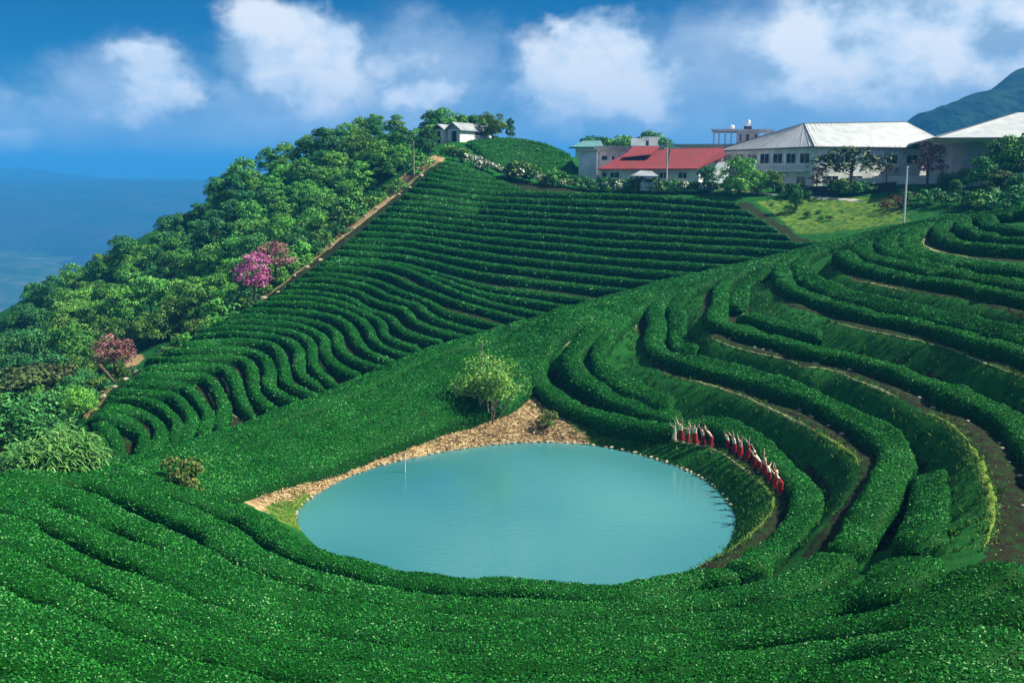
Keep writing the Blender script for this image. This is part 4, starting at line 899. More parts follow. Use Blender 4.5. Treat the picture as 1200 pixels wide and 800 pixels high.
def slab(name, faces, th, m, parent):
    """faces: lists of 3-D points sharing edges; given a thickness downwards"""
    bm = bmesh.new(); vm = {}
    def vv(p, dz=0):
        k = (round(p[0], 3), round(p[1], 3), round(p[2] - dz, 3))
        if k not in vm: vm[k] = bm.verts.new(k)
        return vm[k]
    ec = {}
    for f in faces:
        bm.faces.new([vv(p) for p in f]); bm.faces.new([vv(p, th) for p in reversed(f)])
        for i in range(len(f)):
            a, b = tuple(np.round(f[i], 3)), tuple(np.round(f[(i + 1) % len(f)], 3)); k = frozenset((a, b)); ec[k] = ec.get(k, []) + [(f[i], f[(i + 1) % len(f)])]
    for k, l in ec.items():
        if len(l) == 1:
            p, q = l[0]; bm.faces.new((vv(p), vv(p, th), vv(q, th), vv(q)))
    return bm_obj(name, bm, m, parent)
def bars(name, segs, r, m, parent):
    parts = [tube_arrays([a, (np.array(a) + np.array(b)) / 2, b], [r, r, r], 6) for a, b in segs]; V, Q = join_arr(parts); return link(name, mesh_np(name, V, Q, m, smooth=False), parent)
def window(parent, a, b, u0, u1, z0, z1, door=False):
    """a window (or door) let into the wall running from a to b; outward is the camera side"""
    a = Vector(a); b = Vector(b); t = (b - a).normalized(); n = Vector((t.y, -t.x));
    if n.dot(Vector((0, 0)) - a) < 0: n = -n
    rz = math.atan2(t.y, t.x); c = a + t * (u0 + u1) / 2; w = u1 - u0; h = z1 - z0; f = .09
    bm = bmesh.new()
    for du, dz, sx, sz in ((-w / 2, 0, f, h + f), (w / 2, 0, f, h + f), (0, -h / 2, w - f, f), (0, h / 2, w - f, f)):
        q = c + t * du + n * .05; box_bm(bm, (q.x, q.y, (z0 + z1) / 2 + dz), (sx, .14, sz), rz)
    if w > 1.1 and not door: q = c + n * .05; box_bm(bm, (q.x, q.y, (z0 + z1) / 2), (f * .7, .1, h - f), rz)
    o = bm_obj('door' if door else 'window', bm, M['frame'], parent)
    bm = bmesh.new(); q = c + n * .015; box_bm(bm, (q.x, q.y, (z0 + z1) / 2), (w - f, .05, h - f), rz); bm_obj('pane', bm, M['glass'], o); return o
def house_root(label, cat, p, z): e = empty('building', (0, 0, 0)); tag(e, label, cat); return e

# long white hall with the hipped sheet roof
b = house_root('large white two storey building with balcony and pale hipped roof', 'building', None, 0)
A, B_, D_, C_ = Vector((46, 155)), Vector((34.8, 172)), Vector((70.5, 164.5)), Vector((60, 182))
prism('wall', [A, D_, C_, B_], 15.5, 22.5, M['white'], b)
oc = (A + B_ + C_ + D_) / 4
ov = [p + (p - oc).normalized() * 1.1 for p in (A, D_, C_, B_)]; e_ = [(p.x, p.y, 22.62) for p in ov]; e_[3] = (ov[3].x, ov[3].y, 22.3)
r1 = P3(942, 145, 163); r2 = P3(1062, 143, 169)
r1 = tuple(r1); r2 = tuple(r2)
slab('roof', [[e_[0], e_[1], r2, r1], [e_[1], e_[2], r2], [e_[2], e_[3], r1, r2], [e_[3], e_[0], r1]], .16, M['roof_white'], b)
bars('roof_edge', [(e_[0], r1), (e_[3], r1), (e_[0], e_[1]), (e_[3], e_[0]), (r1, r2)], .10, M['trim'], b)
def seams(a0, a1, b0, b1, n, r, m, parent):
    a0, a1, b0, b1 = (np.array(q) for q in (a0, a1, b0, b1)); up_ = np.array([0, 0, .03]); bars('roof_seams', [(a0 + (a1 - a0) * t + up_, b0 + (b1 - b0) * t + up_) for t in (np.arange(n) + .5) / n], r, m, parent)['kind'] = 'stuff'
M['seam'] = mat('roof_seam', (.42, .44, .45), .6, .3); M['seam_red'] = mat('red_roof_seam', (.14, .02, .02), .7, .2)
seams(e_[0], e_[1], r1, r2, 26, .035, M['seam'], b); seams(e_[3], e_[0], r1, r1, 12, .035, M['seam'], b)
dl = (B_ - A).length
for i in range(7): window(b, A, B_, 1.0 + i * 2.7, 2.9 + i * 2.7, 20.2, 21.75)
for i in range(4): window(b, A, B_, 1.6 + i * 4.4, 3.4 + i * 4.4, 16.6, 18.2)
t = (B_ - A).normalized(); nrm = Vector((t.y, -t.x)); nrm = nrm if nrm.dot(-A) > 0 else -nrm
bf = [A + t * 1.0, A + t * (dl - 4), A + t * (dl - 4) + nrm * 1.3, A + t * 1.0 + nrm * 1.3]
bal = prism('balcony', bf, 18.95, 19.2, M['white'], b)
bm = bmesh.new(); L_ = dl - 5; rz = math.atan2(t.y, t.x)
for i in range(int(L_ / .42)): q = A + t * (1.1 + i * .42) + nrm * 1.22; box_bm(bm, (q.x, q.y, 19.57), (.12, .12, .74), rz)
bm_obj('baluster', bm, M['white'], bal)['kind'] = 'stuff'
bm = bmesh.new(); q = A + t * (1 + L_ / 2) + nrm * 1.22; box_bm(bm, (q.x, q.y, 20.02), (L_, .2, .16), rz); bm_obj('rail', bm, M['white'], bal)
for i in range(6): window(b, A, D_, 1.4 + i * 4.0, 3.6 + i * 4.0, 20.2, 21.5)
for i in range(5): window(b, A, D_, 2.0 + i * 4.6, 4.4 + i * 4.6, 16.7, 18.3)
# white-roofed building at the right edge
b = house_root('building with wide bright white roof and mauve grey wall at the right edge', 'building', None, 0)
f4 = [Vector((62.5, 141)), Vector((96, 138)), Vector((98, 157)), Vector((65, 160))]; prism('wall', f4, 15.5, 23.0, M['greywall'], b)
e_ = [tuple(P3(1094, 162, 137)), tuple(P3(1330, 156, 134)), (100, 160, 23.4), (63, 163, 23.2)]; e_[1] = (e_[1][0], e_[1][1], e_[0][2]); r1 = tuple(P3(1192, 132, 148)); r2 = tuple(P3(1270, 131, 150))
slab('roof', [[e_[0], e_[1], r2, r1], [e_[1], e_[2], r2], [e_[2], e_[3], r1, r2], [e_[3], e_[0], r1]], .16, M['roof_white'], b)
bars('roof_edge', [(e_[0], e_[1]), (e_[0], r1), (e_[3], e_[0])], .09, M['trim'], b)
for i in range(5): window(b, f4[0], f4[1], 2.5 + i * 5, 4.8 + i * 5, 19.8, 21.3)
# white block behind the red roof
b = house_root('flat roofed white block with small windows behind the red roof', 'building', None, 0)
w0 = [XY(697, 163), XY(775, 163), XY(790, 176), XY(705, 176)]; zt1 = py_z(173, 163)
prism('wall', w0, 15, zt1, M['white'], b); prism('parapet', [XY(695, 162.4), XY(776, 162.4), XY(776, 163.0), XY(695, 163.0)], zt1 - .5, zt1 + .25, M['concrete'], b)
prism('stair_tower', [XY(677, 160), XY(698, 160), XY(699, 168), XY(680, 168)], 15, py_z(177, 160), M['cream'], b)
prism('tower_parapet', [XY(676, 159.6), XY(699, 159.6), XY(700, 168.4), XY(679, 168.4)], py_z(177, 160) + .003, py_z(174.5, 160), M['concrete'], b)
for x0, x1 in ((703, 710), (715, 718), (723, 731)): window(b, w0[0], w0[1], (x0 - 697) / F * 163, (x1 - 697) / F * 163, py_z(188, 163), py_z(182.5, 163))
pb = prism('rooftop_room', [XY(737, 166), XY(768, 166), XY(768, 171), XY(737, 171)], zt1 - .02, py_z(162, 166), M['white'], b)
prism('rooftop_room_roof', [XY(750, 165.5), XY(770, 165.5), XY(770, 171.5), XY(750, 171.5)], py_z(162, 166) + .003, py_z(160.4, 166), M['cream'], b)
window(b, XY(737, 166), XY(768, 166), (753.5 - 737) / F * 166, (757.5 - 737) / F * 166, py_z(171, 166), py_z(164.5, 166), True)
# red roofed house
b = house_root('low house under a broad red roof between the white buildings', 'house', None, 0)
f5 = [XY(702, 156), XY(816, 156), XY(850, 166), XY(712, 166)]; prism('wall', f5, 15, py_z(198, 156), M['cream'], b)
g0, g1 = tuple(P3(700, 198, 154.6)), tuple(P3(817, 197.5, 154.6)); h0, h1 = tuple(P3(742, 175, 163)), tuple(P3(848, 173, 163)); k1 = tuple(P3(850, 182, 158.5)); k0 = (h0[0] - 3, h0[1] + 8, g0[2]); k2 = (h1[0] + 1, h1[1] + 8, g0[2])
slab('roof', [[g0, g1, k1, h1, h0], [h0, h1, k2, k0], [g0, h0, k0]], .18, M['roof_red'], b)
q0, q1, q2, q3 = tuple(P3(729, 184.5, 158)), tuple(P3(762, 181, 158)), tuple(P3(773, 171.5, 162)), tuple(P3(742, 171.5, 162))
seams(g0, g1, h0, h1, 22, .03, M['seam_red'], b)
slab('dormer_roof', [[q0, q1, q2, q3]], .18, M['roof_red'], b); prism('dormer_wall', [(q0[0] + .3, q0[1] + .5), (q1[0] - .2, q1[1] + .5), (q2[0] - .3, q2[1] - .3), (q3[0] + .3, q3[1] - .3)], q0[2] - 1.5, q0[2] - .15, M['trim'], b)
bars('ridge_cap', [(h0, h1), (tuple(P3(782, 197.6, 154.5)), tuple(P3(786, 174, 162.7)))], .10, M['trim'], b)
for x0, x1, dr in ((704, 710, True), (713, 724, False), (742, 752, False), (770, 780, False), (792, 802, False)): window(b, f5[0], f5[1], (x0 - 702) / F * 156, (x1 - 702) / F * 156, py_z(209 if not dr else 212, 156), py_z(202, 156), dr)
prism('gable_wall', [XY(818, 157), XY(849, 160), XY(852, 168), XY(830, 168)], 15, py_z(190, 158), M['cream'], b)
# rooftop pavilion building
b = house_root('slate blue block carrying an open rooftop pavilion and water tanks', 'building', None, 0)
prism('wall', [XY(792, 182), XY(905, 182), XY(900, 192), XY(795, 192)], 12, py_z(171, 182), M['cream'], b); prism('flat_roof', [XY(786, 181), XY(908, 181), XY(904, 193), XY(790, 193)], py_z(171, 182) + .003, py_z(169, 182), M['roof_grey'], b)
prism('pavilion_roof', [XY(829, 182), XY(901, 182), XY(899, 190), XY(832, 190)], py_z(154, 182), py_z(151.5, 182), M['greywall'], b)
for x in (832, 838, 845, 852, 891, 898):
    bm = bmesh.new(); q = XY(x, 182.6); box_bm(bm, (q.x, q.y, (py_z(169, 182) + py_z(154, 182)) / 2), (.22, .22, py_z(154, 182) - py_z(169, 182))); bm_obj('post', bm, M['greywall'], b)
prism('pavilion_room', [XY(858, 183), XY(884, 183), XY(884, 188), XY(858, 188)], py_z(169, 182), py_z(154, 182) - .003, M['greywall'], b)
for x0, x1 in ((861, 864), (868, 873), (878, 882)): window(b, XY(858, 183), XY(884, 183), (x0 - 858) / F * 183, (x1 - 858) / F * 183, py_z(166, 183), py_z(157, 183))
prism('roof_box', [XY(866, 184), XY(875, 184), XY(875, 186), XY(866, 186)], py_z(151.5, 182) + .003, py_z(148, 184), M['trim'], b)
for (x, y0, y1, r, mm) in ((871, 148, 140.5, .35, 'metal'), (852, 151.4, 146.5, .5, 'metal')):
    z0, z1 = py_z(y0, 184), py_z(y1, 184); q = XY(x, 184); v, qd = tube_arrays([(q.x, q.y, z0), (q.x, q.y, z0 + .01), (q.x, q.y, z1 - .15), (q.x, q.y, z1)], [.01, r, r, .05], 12); link('water_tank', mesh_np('water_tank', v, qd, M[mm]), b)
# teal roofed house far left of the white block
b = house_root('small far house with a faded teal roof left of the white block', 'house', None, 0)
prism('wall', [XY(673, 196), XY(706, 196), XY(706, 203), XY(673, 203)], 14, py_z(171, 196), M['cream'], b)
a0, a1, c0_, c1_ = tuple(P3(669, 172, 195)), tuple(P3(708, 172, 195)), tuple(P3(684, 165, 199)), tuple(P3(704, 165, 199)); d0, d1 = (a0[0], 204, a0[2]), (a1[0], 204, a1[2])
slab('roof', [[a0, a1, c1_, c0_], [c0_, c1_, d1, d0], [a0, c0_, d0], [a1, d1, c1_]], .15, M['roof_teal'], b)
window(b, XY(673, 196), XY(706, 196), 1, 2, 21.5, 22.6)
# grey kiosk in the garden
b = empty('garden_shelter'); tag(b, 'small grey roofed garden shelter in front of the red roof', 'shelter')
a0, a1 = tuple(P3(741, 206, 149)), tuple(P3(772, 206.5, 149)); r0, r1 = tuple(P3(750, 200, 151)), tuple(P3(764, 200.5, 151)); d0, d1 = (a0[0], 153, a0[2]), (a1[0], 153, a1[2])
slab('roof', [[a0, a1, r1, r0], [r0, r1, d1, d0], [a0, r0, d0], [a1, d1, r1]], .12, M['roof_grey'], b)
for x, y in ((743.5, 149.4), (770, 149.4), (743.5, 152.6), (770, 152.6)):
    bm = bmesh.new(); q = XY(x, y); box_bm(bm, (q.x, q.y, a0[2] - 1.1), (.2, .2, 2.1)); bm_obj('post', bm, M['wood'], b)
prism('counter', [XY(748, 150), XY(766, 150), XY(766, 151.5), XY(748, 151.5)], 16.2, 17.4, M['cream'], b)
# hut on the knoll
b = empty('hut'); tag(b, 'small white hut with grey gabled roofs on the hilltop', 'hut')
A, B_, C_ = Vector((-8.45, 166)), Vector((-3.5, 175)), Vector((-10.5, 167)); Dq = C_ + (B_ - A); zb = 22.2; ze = py_z(151.5, 166); zr = ze + 1.15
prism('wall', [A, B_, Dq, C_], zb, ze, M['white'], b)
o1 = [A + (A - C_).normalized() * .45, B_ + (A - C_).normalized() * .45, Dq + (C_ - A).normalized() * .45, C_ + (C_ - A).normalized() * .45]; u = (B_ - A).normalized() * .5; m0 = (A + C_) / 2 - u; m1 = (B_ + Dq) / 2 + u
zz = lambda p, z: (p.x, p.y, z)
slab('roof', [[zz(o1[0] - u, ze - .1), zz(o1[1] + u, ze - .1), zz(m1, zr), zz(m0, zr)], [zz(m0, zr), zz(m1, zr), zz(o1[2] + u, ze - .1), zz(o1[3] - u, ze - .1)]], .12, M['roof_grey'], b)
bm = bmesh.new(); v = [bm.verts.new(zz(p, z)) for p, z in ((A, ze), (C_, ze), ((A + C_) / 2, zr - .12))]; bm.faces.new(v); bm_obj('gable', bm, M['roof_grey'], b)
window(b, A, C_, .5, 1.5, zb + 1.2, ze - .2, True); window(b, A, B_, 4.5, 7.5, ze - .9, ze - .3)
A2, C2 = Vector((-11.2, 166.3)), Vector((-12.6, 167)); B2, D2_ = A2 + u * 8, C2 + u * 8; ze2 = ze + .05
prism('side_wall', [A2, B2, D2_, C2], zb, ze2 - .05, M['white'], b); m0 = (A2 + C2) / 2 - u; m1 = (B2 + D2_) / 2 + u; s1 = (A2 - C2).normalized() * .4
slab('side_roof', [[zz(A2 + s1 - u, ze2), zz(B2 + s1 + u, ze2), zz(m1, ze2 + .8), zz(m0, ze2 + .8)], [zz(m0, ze2 + .8), zz(m1, ze2 + .8), zz(D2_ - s1 + u, ze2), zz(C2 - s1 - u, ze2)]], .1, M['roof_grey'], b)
window(b, A2, C2, .35, 1.1, zb + 1.2, ze2 - .3, True)

# retaining wall, garden path, low white wall
def wall_strip(pts, D0, h0, h1, th, m, name, label, cat):
    bm = bmesh.new(); P = [Vector(XY(x, d)) for x, d in pts]; ring = []
    for i, p in enumerate(P):
        t = (P[min(i + 1, len(P) - 1)] - P[max(i - 1, 0)]).normalized(); n = Vector((-t.y, t.x)); z = float(zt(p.x, p.y))
        ring.append([bm.verts.new((q.x, q.y, zz_)) for q, zz_ in ((p, z + h0), (p, z + h1), (p + n * th, z + h1), (p + n * th, z + h0))])
    for a, c in zip(ring[:-1], ring[1:]):
        for i in range(4): bm.faces.new((a[i], a[(i + 1) % 4], c[(i + 1) % 4], c[i]))
    bm.faces.new(ring[0]); bm.faces.new(ring[-1][::-1]); o = bm_obj(name, bm, m); tag(o, label, cat, kind=None if cat else 'structure'); return o
M['darkwall'] = mat('dark_stone_wall', (.05, .045, .04), .95, .1, noise=(1.5, (.02, .035, .015), 6), bump=(3, .7, .1))
wall_strip([(905, 150), (940, 147), (980, 145), (1020, 144), (1045, 143)], 0, -.4, 1.3, .5, M['darkwall'], 'retaining_wall', 'dark mossy retaining wall below the big white building', 'wall')
wall_strip([(700, 153), (740, 153), (800, 153), (830, 152)], 0, -.3, .55, .3, M['white'], 'garden_wall', 'low white garden wall in front of the red roofed house', 'wall')
wall_strip([(965, 152), (1000, 151.5), (1040, 151), (1092, 149.5)], 0, -.3, 1.25, .3, M['white'], 'garden_wall', 'bright white parapet in front of the big white building', 'wall')
for pts, lab in (([(805,216),(830,219),(850,222),(880,225.5),(912,229)], 'pale garden path curving below the shrubs'), ([(945,231),(975,233),(1012,236)], 'short pale path below the retaining wall')):
    ribbon(pts, 1.3, M['concrete'], lab, name='garden_path', dmin='beyond', seed=len(pts), lift=.1)
# poles
def pole(px, py0, py1, D, r, m, label, cat='pole', name='pole', cross=False, z0=None):
    b = P3(px, py0, D); tp = py_z(py1, D); e = empty(name, (b.x, b.y, b.z)); tag(e, label, cat)
    v, q = tube_arrays([(0, 0, -.6), (0, 0, 0), (0, 0, (tp - b.z) * .6), (0, 0, tp - b.z)], [r, r, r * .9, r * .7], 10); link('shaft', mesh_np('shaft', v, q, m), e)
    if cross:
        bm = bmesh.new(); box_bm(bm, (0, 0, tp - b.z - .4), (1.2, .1, .1)); bm_obj('crossarm', bm, m, e)
    else:
        v, q = tube_arrays([(0, 0, tp - b.z), (0, 0, tp - b.z + .001), (0, 0, tp - b.z + r * 1.2), (0, 0, tp - b.z + r * 1.5)], [.01, r * 1.3, r * 1.3, .01], 10); link('cap', mesh_np('cap', v, q, m), e)
    return e
pole(1059, 263, 197, 109.3, .10, M['metal'], 'tall slim white pole standing on the tea ridge at the upper right')
pole(485, 200, 165, 143, .11, M['bark_pale'], 'pale wooden power pole beside the top of the earth path', cross=True)
pole(781, 213, 164, 154, .13, M['concrete'], 'concrete power pole standing in front of the red roof', cross=True)
pole(475, 561, 533, 62.2, .035, M['metal'], 'thin white stake standing in the shallow left part of the pond', 'stake', 'stake')

# garden trees and shrubs round the buildings
GT = {k: v for k, v in FK.items()}
GT['grey'] = [kind('olive', 2.6, 2.6, 1.6, 26, 700, .30, 71, rad=.12), kind('olive', 2.2, 2.6, 1.6, 20, 480, .28, 72, rad=.12)]
GT['rose'] = [kind('rose', 2.0, 3.4, 1.4, 18, 900, .26, 73, rad=.12)]; GT['bush'] = [kind('yellow', 1.5, 1.5, .1, 14, 800, .22, 74, rad=.05), kind('emerald', 1.5, 1.6, .1, 14, 800, .22, 75, rad=.05), kind('dark', 1.5, 1.6, .1, 14, 800, .22, 76, rad=.05)]
M['leaves_white'] = mat('white_blossom_and_leaves', (.3, .3, .2), .7, .1, tintramp=[(0, (.01, .04, .01)), (.45, (.03, .10, .02)), (.62, (.10, .16, .05)), (.8, (.55, .58, .42)), (1, (.82, .82, .72))])
GT['white'] = []
for s in (77, 78):
    v, q, t, cs = crown_arrays(1.3, 1.2, 12, 700, .20, s, tint=(.55, .28), base=.05); GT['white'].append((mesh_np('crown', v, q, M['leaves_white'], tint=t, smooth=False), trunk_mesh('trunk', .9, .05, cs, s, M['bark'])))
def garden(px, py, D, key, i, h, label, cat='tree', group=None, wide=1.0):
    """h = height of the plant in the photograph's pixels"""
    k = GT[key][i % len(GT[key])]; w = P3(px, py, D); z = float(zt(w.x, w.y)); H0 = max(v.co.z for v in k[0].vertices)
    top = py_z(py - h, D); s = max(.15, (top - z) / H0); e = plant_tree(k, w.x, w.y, s * wide, label, cat, group, name='tree' if cat == 'tree' else 'shrub', z=z, sz=s); return e
for a in [(577,160,172,'yellow',0,30,'bright yellow green tree just right of the hilltop hut'), (598,160,174,'dark',1,22,'dark narrow tree right of the bright tree at the hilltop','tree',None,.5),
          (535,158,186,'emerald',0,27,'green tree behind the left end of the hilltop hut'), (556,158,188,'dark',2,24,'dark tree behind the hilltop hut roof'), (518,158,184,'emerald',2,33,'tallest tree left behind the hilltop hut'), (506,158,180,'dark',0,30,'dark tree at the left shoulder of the hilltop'),
          (545,158,190,'olive',0,22,'dull olive tree behind the middle of the hilltop hut'), (567,158,190,'dark',1,24,'dark tree between hut roof and bright tree'),
          (697,212,205,'dark',0,54,'dark tree on the skyline left behind the flat roofed block'), (710,212,208,'emerald',1,52,'wide green tree on the skyline behind the flat roofed block'), (725,212,206,'emerald',3,54,'green tree on the skyline just left of the rooftop room'),
          (757,212,200,'dark',2,60,'tallest dark tree on the skyline behind the rooftop room'), (776,212,200,'emerald',2,52,'green tree on the skyline just right of the rooftop room'), (740,212,208,'emerald',0,50,'green tree on the skyline behind the left of the rooftop room'),
          (866,224,148,'emerald',1,42,'rounded green tree at the left end of the big white building'), (888,222,149,'emerald',0,24,'low green tree right of the rounded green tree'), (906,222,149,'yellow',1,24,'fresh green bushy tree below the balcony'),
          (829,220,151,'dark',1,26,'dark bushy tree before the pale gable wall'), (932,244,138,'dark',2,30,'slender dark tree on the grassy slope below the balcony','tree',None,.55),
          (957,224,147,'rose',0,30,'sparse pinkish tree before the corner of the big white building'), (997,222,147,'grey',0,52,'large grey green open tree before the big white building','tree',None,1.5), (1038,224,146,'grey',1,46,'nearly bare slim tree before the big white building','tree',None,.7),
          (1086,222,143,'rose',0,56,'pink blossoming tree before the right end of the big white building','tree',None,.95),
          (1108,226,138,'yellow',0,26,'yellow green bushy tree right of the pink tree'), (1128,228,137,'yellow',1,32,'brighter yellow green tree left of the dark group'), (1168,228,134,'dark',0,66,'tall dark tree at the right edge before the white roof'),
          (1195,228,132,'emerald',1,74,'tallest green tree at the right edge'), (1150,230,130,'dark',2,48,'dark tree in the middle of the right hand group'), (1168,236,122,'olive',0,38,'grey green tree in front of the dark group at the right'), (1120,232,128,'dark',1,22,'dark low tree below the yellow green tree'), (1190,238,120,'dark',1,36,'dark low tree in front at the right edge')]:
    garden(*a)
sh = random.Random(12); GS = 'shrubs round the buildings and gardens'; ROWN = 0
for (px, py, D, key, i, h, lab) in [(531,179,156,'bush',0,10,'pale green shrub at the top of the earth path'),(541,183,155,'bush',0,11,'second pale green shrub at the top of the earth path'),(552,190,154,'white',0,11,'white flowering shrub left of the knoll'),(561,193,153,'white',1,11,'white flowering shrub below the knoll hedges'),(571,197,152,'white',0,10,'lowest white flowering shrub left of the knoll'),
                                    (604,201,152,'bush',0,14,'olive shrub between pale shrubs below the knoll'),(596,203,152,'white',1,9,'white shrub below the knoll centre'),(612,206,152,'white',0,10,'second white shrub below the knoll centre'),(621,207,152,'bush',0,16,'yellowish round shrub below the knoll'),(634,212,152,'white',1,9,'white shrub right of the yellowish round shrub'),(648,214,152,'bush',1,18,'green shrub below the right of the knoll'),(662,217,152,'white',0,9,'white shrub left of the stair tower'),(672,218,152,'bush',0,9,'yellow shrub left of the stair tower')]:
    garden(px, py, D, key, i, h, lab, 'shrub', GS)
k = 0
for px in range(684, 905, 9):
    D = 151; py = np.interp(px, [680, 800, 905], [217, 221, 229]); key, i, nm = sh.choice([('bush', 0, 'yellow green'), ('bush', 1, 'green'), ('bush', 2, 'dark green'), ('bush', 2, 'dark green'), ('white', 0, 'white flowering')])
    garden(px + sh.uniform(-3, 3), py, D, key, i, sh.uniform(6, 13), f'low {nm} shrub, {ORD[k]} from left in the row topping the field', 'shrub', GS); k += 1
for px, py, D, key, i, h, lab in [(1015,222,144,'bush',2,10,'dark shrub on the retaining wall'),(985,222,145,'bush',0,14,'bright green shrub on the retaining wall'),(1000,221,144,'bush',1,9,'green shrub on the retaining wall'),(925,226,146,'bush',2,12,'dark shrub at the left end of the retaining wall'),(940,226,146,'bush',1,12,'green shrub near the left end of the retaining wall'),
                              (1066,250,128,'bush',2,26,'dark tangled shrub behind the white pole'),(1088,248,126,'bush',2,28,'dark shrub right behind the white pole'),(1108,246,124,'bush',2,22,'dark shrub below the yellow green tree'),(1132,243,122,'bush',2,20,'dark shrub before the right hand tree group'),(1150,240,120,'bush',1,20,'green shrub before the right hand tree group'),(1178,238,116,'bush',2,22,'dark shrub near the right edge')]:
    garden(px, py, D, key, i, h, lab, 'shrub', GS)
GT['brown'] = [kind('rose', 1.6, 1.6, .1, 14, 500, .2, 79, rad=.05)]
M['leaves_russet'] = mat('russet_twigs', (.16, .08, .05), .9, .1, tintramp=[(0, (.03, .018, .012)), (.5, (.12, .06, .035)), (1, (.28, .16, .09))]); GT['brown'][0][0].materials[0] = M['leaves_russet']
for px, py, D, h, lab in [(1045,253,128,26,'russet brown bush left of the white pole'),(1032,252,130,20,'smaller russet bush at the edge of the bright meadow'),(1058,247,132,26,'russet bush just behind the white pole')]: garden(px, py, D, 'brown', 0, h, lab, 'shrub', GS)
for q in range(14):
    px = 905 + 10 * q + sh.uniform(-4, 4); py = np.interp(px, [900, 980, 1040], [244, 254, 250]) + sh.uniform(-10, 6); D = np.interp(py, [236, 262], [146, 126]); garden(px, py, D, 'bush', sh.choice([0, 0, 1]), sh.uniform(3, 6), f'low bright shrub on the sunlit meadow slope, {ORD[q]} from the left', 'shrub', 'low shrubs on the sunlit meadow')

fr = [(112,452),(128,438),(146,424),(160,412),(172,406),(190,398),(206,392),(224,384),(240,376),(256,370),(272,362),(290,354),(300,344),(318,334),(332,322),(346,308),(360,297),(372,286),(384,275),(398,262),(412,250),(424,240),(436,230),(448,220),(460,208),(472,199),(484,190),(496,183)]
for q, (px, py) in enumerate(fr):
    D = float(np.interp(py, [183, 230, 280, 318, 350, 410, 450], [151, 138, 123, 112, 103, 84, 74])); w = P3(px - 3, py, D)
    nm, i = [('green', 1), ('dark green', 2), ('yellow green', 0)][(q * 7 + q // 3) % 3]; z = float(zt(w.x, w.y)); k_ = GT['bush'][i]; s_ = sh.uniform(.7, 1.25) * D / 120
    plant_tree(k_, w.x, w.y, s_, f'{nm} bush on the forest side of the earth path, {ORD[q]} going uphill', 'bush', 'bushes along the earth path', 'bush', z=z)
for q, (px, py) in enumerate(fr[:24]):
    D = float(np.interp(py, [183, 230, 280, 318, 350, 410, 450], [151, 138, 123, 112, 103, 84, 74])) + 1.5; w = P3(px - 13, py - 1, D)
    nm, i = [('dark green', 2), ('green', 1), ('yellow green', 0)][(q * 5 + q // 2) % 3]; z = float(zt(w.x, w.y)); s_ = sh.uniform(1.1, 1.9) * D / 120
    plant_tree(GT['bush'][i], w.x, w.y, s_, f'{nm} bush in the second line behind the earth path, {ORD[q]} going uphill', 'bush', 'bushes along the earth path', 'bush', z=z)
rr = [rock_mesh('rock', M['stone'], 50 + s, .3, .24, .18) for s in range(3)]
for q, (px, py) in enumerate([(118,462),(131,449),(143,438),(156,427),(305,349),(322,338),(341,322),(356,309),(371,298),(384,283),(397,272),(411,262),(424,249),(437,240),(450,227),(463,216),(476,206),(490,196)]):
    D = float(np.interp(py, [183, 230, 280, 318, 350, 410, 450], [151, 138, 123, 112, 103, 84, 74])); w = P3(px + 4, py + 2, D); o = link('rock', rr[q % 3]); o.location = (w.x, w.y, float(zt(w.x, w.y)) + .05); s_ = sh.uniform(.8, 1.7); o.scale = (s_, s_, s_); o.rotation_euler[2] = q
    tag(o, f'pale rock lying on the earth path, {ORD[q]} going uphill', 'rock', 'rocks on the earth path')
# ------------------------------------------------------------------ shrubs at the pond, giant grass, odds and ends
def leafy_bush():
    w = hit([571], [488], 0.)[0]; e = empty('young_tree', tuple(w)); e.scale = (1.3, 1.3, 1.32); tag(e, 'many stemmed young tree with yellow green leaves on the bare shore', 'tree')
    g = np.random.default_rng(5); parts = []; tips = []
    for i in range(22):
        a = g.random() * 6.283; r = g.uniform(.4, 1.9); h = g.uniform(1.9, 3.6) * (1 - .10 * r); b = np.array([math.cos(a) * r * .35, math.sin(a) * r * .3, -.2]); t = np.array([math.cos(a) * r, math.sin(a) * r * .8, h]); m_ = (b + t) / 2 + g.normal(0, .12, 3)
        parts.append(tube_arrays([b, m_, t], [.05, .034, .012], 5)); tips += [m_ * .5 + t * .5, t, m_ * .75 + t * .25, m_]
        for j in range(4):
            s = m_ + (t - m_) * g.random(); q = s + g.normal(0, .35, 3) + np.array([0, 0, .2]); parts.append(tube_arrays([s, (s + q) / 2, q], [.018, .012, .006], 4)); tips.append(q)
    V, Q = join_arr(parts); link('stems', mesh_np('stems', V, Q, M['bark_pale']), e)
    tips = np.array(tips); n = 8000; k = g.integers(0, len(tips), n); P = tips[k] + g.normal(0, .27, (n, 3)) * np.array([1, 1, .8]); P = P[P[:, 2] > 1.0 + .35 * rng.random(len(P))]; n = len(P)
    ln = g.normal(0, 1, (n, 3)) + np.array([.3, -.2, .8]); ln /= np.linalg.norm(ln, axis=1)[:, None]; q = g.normal(0, 1, (n, 3)); t1 = np.cross(ln, q); t1 /= np.linalg.norm(t1, axis=1)[:, None]; t2 = np.cross(ln, t1); L = .14 * g.uniform(.6, 1.3, (n, 1))
    v = np.stack([P - t1 * L * .5, P + t2 * L * .27, P + t1 * L * .5, P - t2 * L * .27], 1).reshape(-1, 3)
    m = mat('young_leaves', (.1, .3, .04), .5, .25, tintramp=[(0, (.03, .11, .01)), (.45, (.11, .30, .035)), (.8, (.26, .48, .07)), (1, (.48, .64, .17))])
    link('foliage', mesh_np('foliage', v, np.arange(4 * n).reshape(-1, 4), m, tint=np.repeat(np.clip(g.normal(.52, .2, n), 0, 1), 4), smooth=False), e)
leafy_bush()
GT['low'] = []
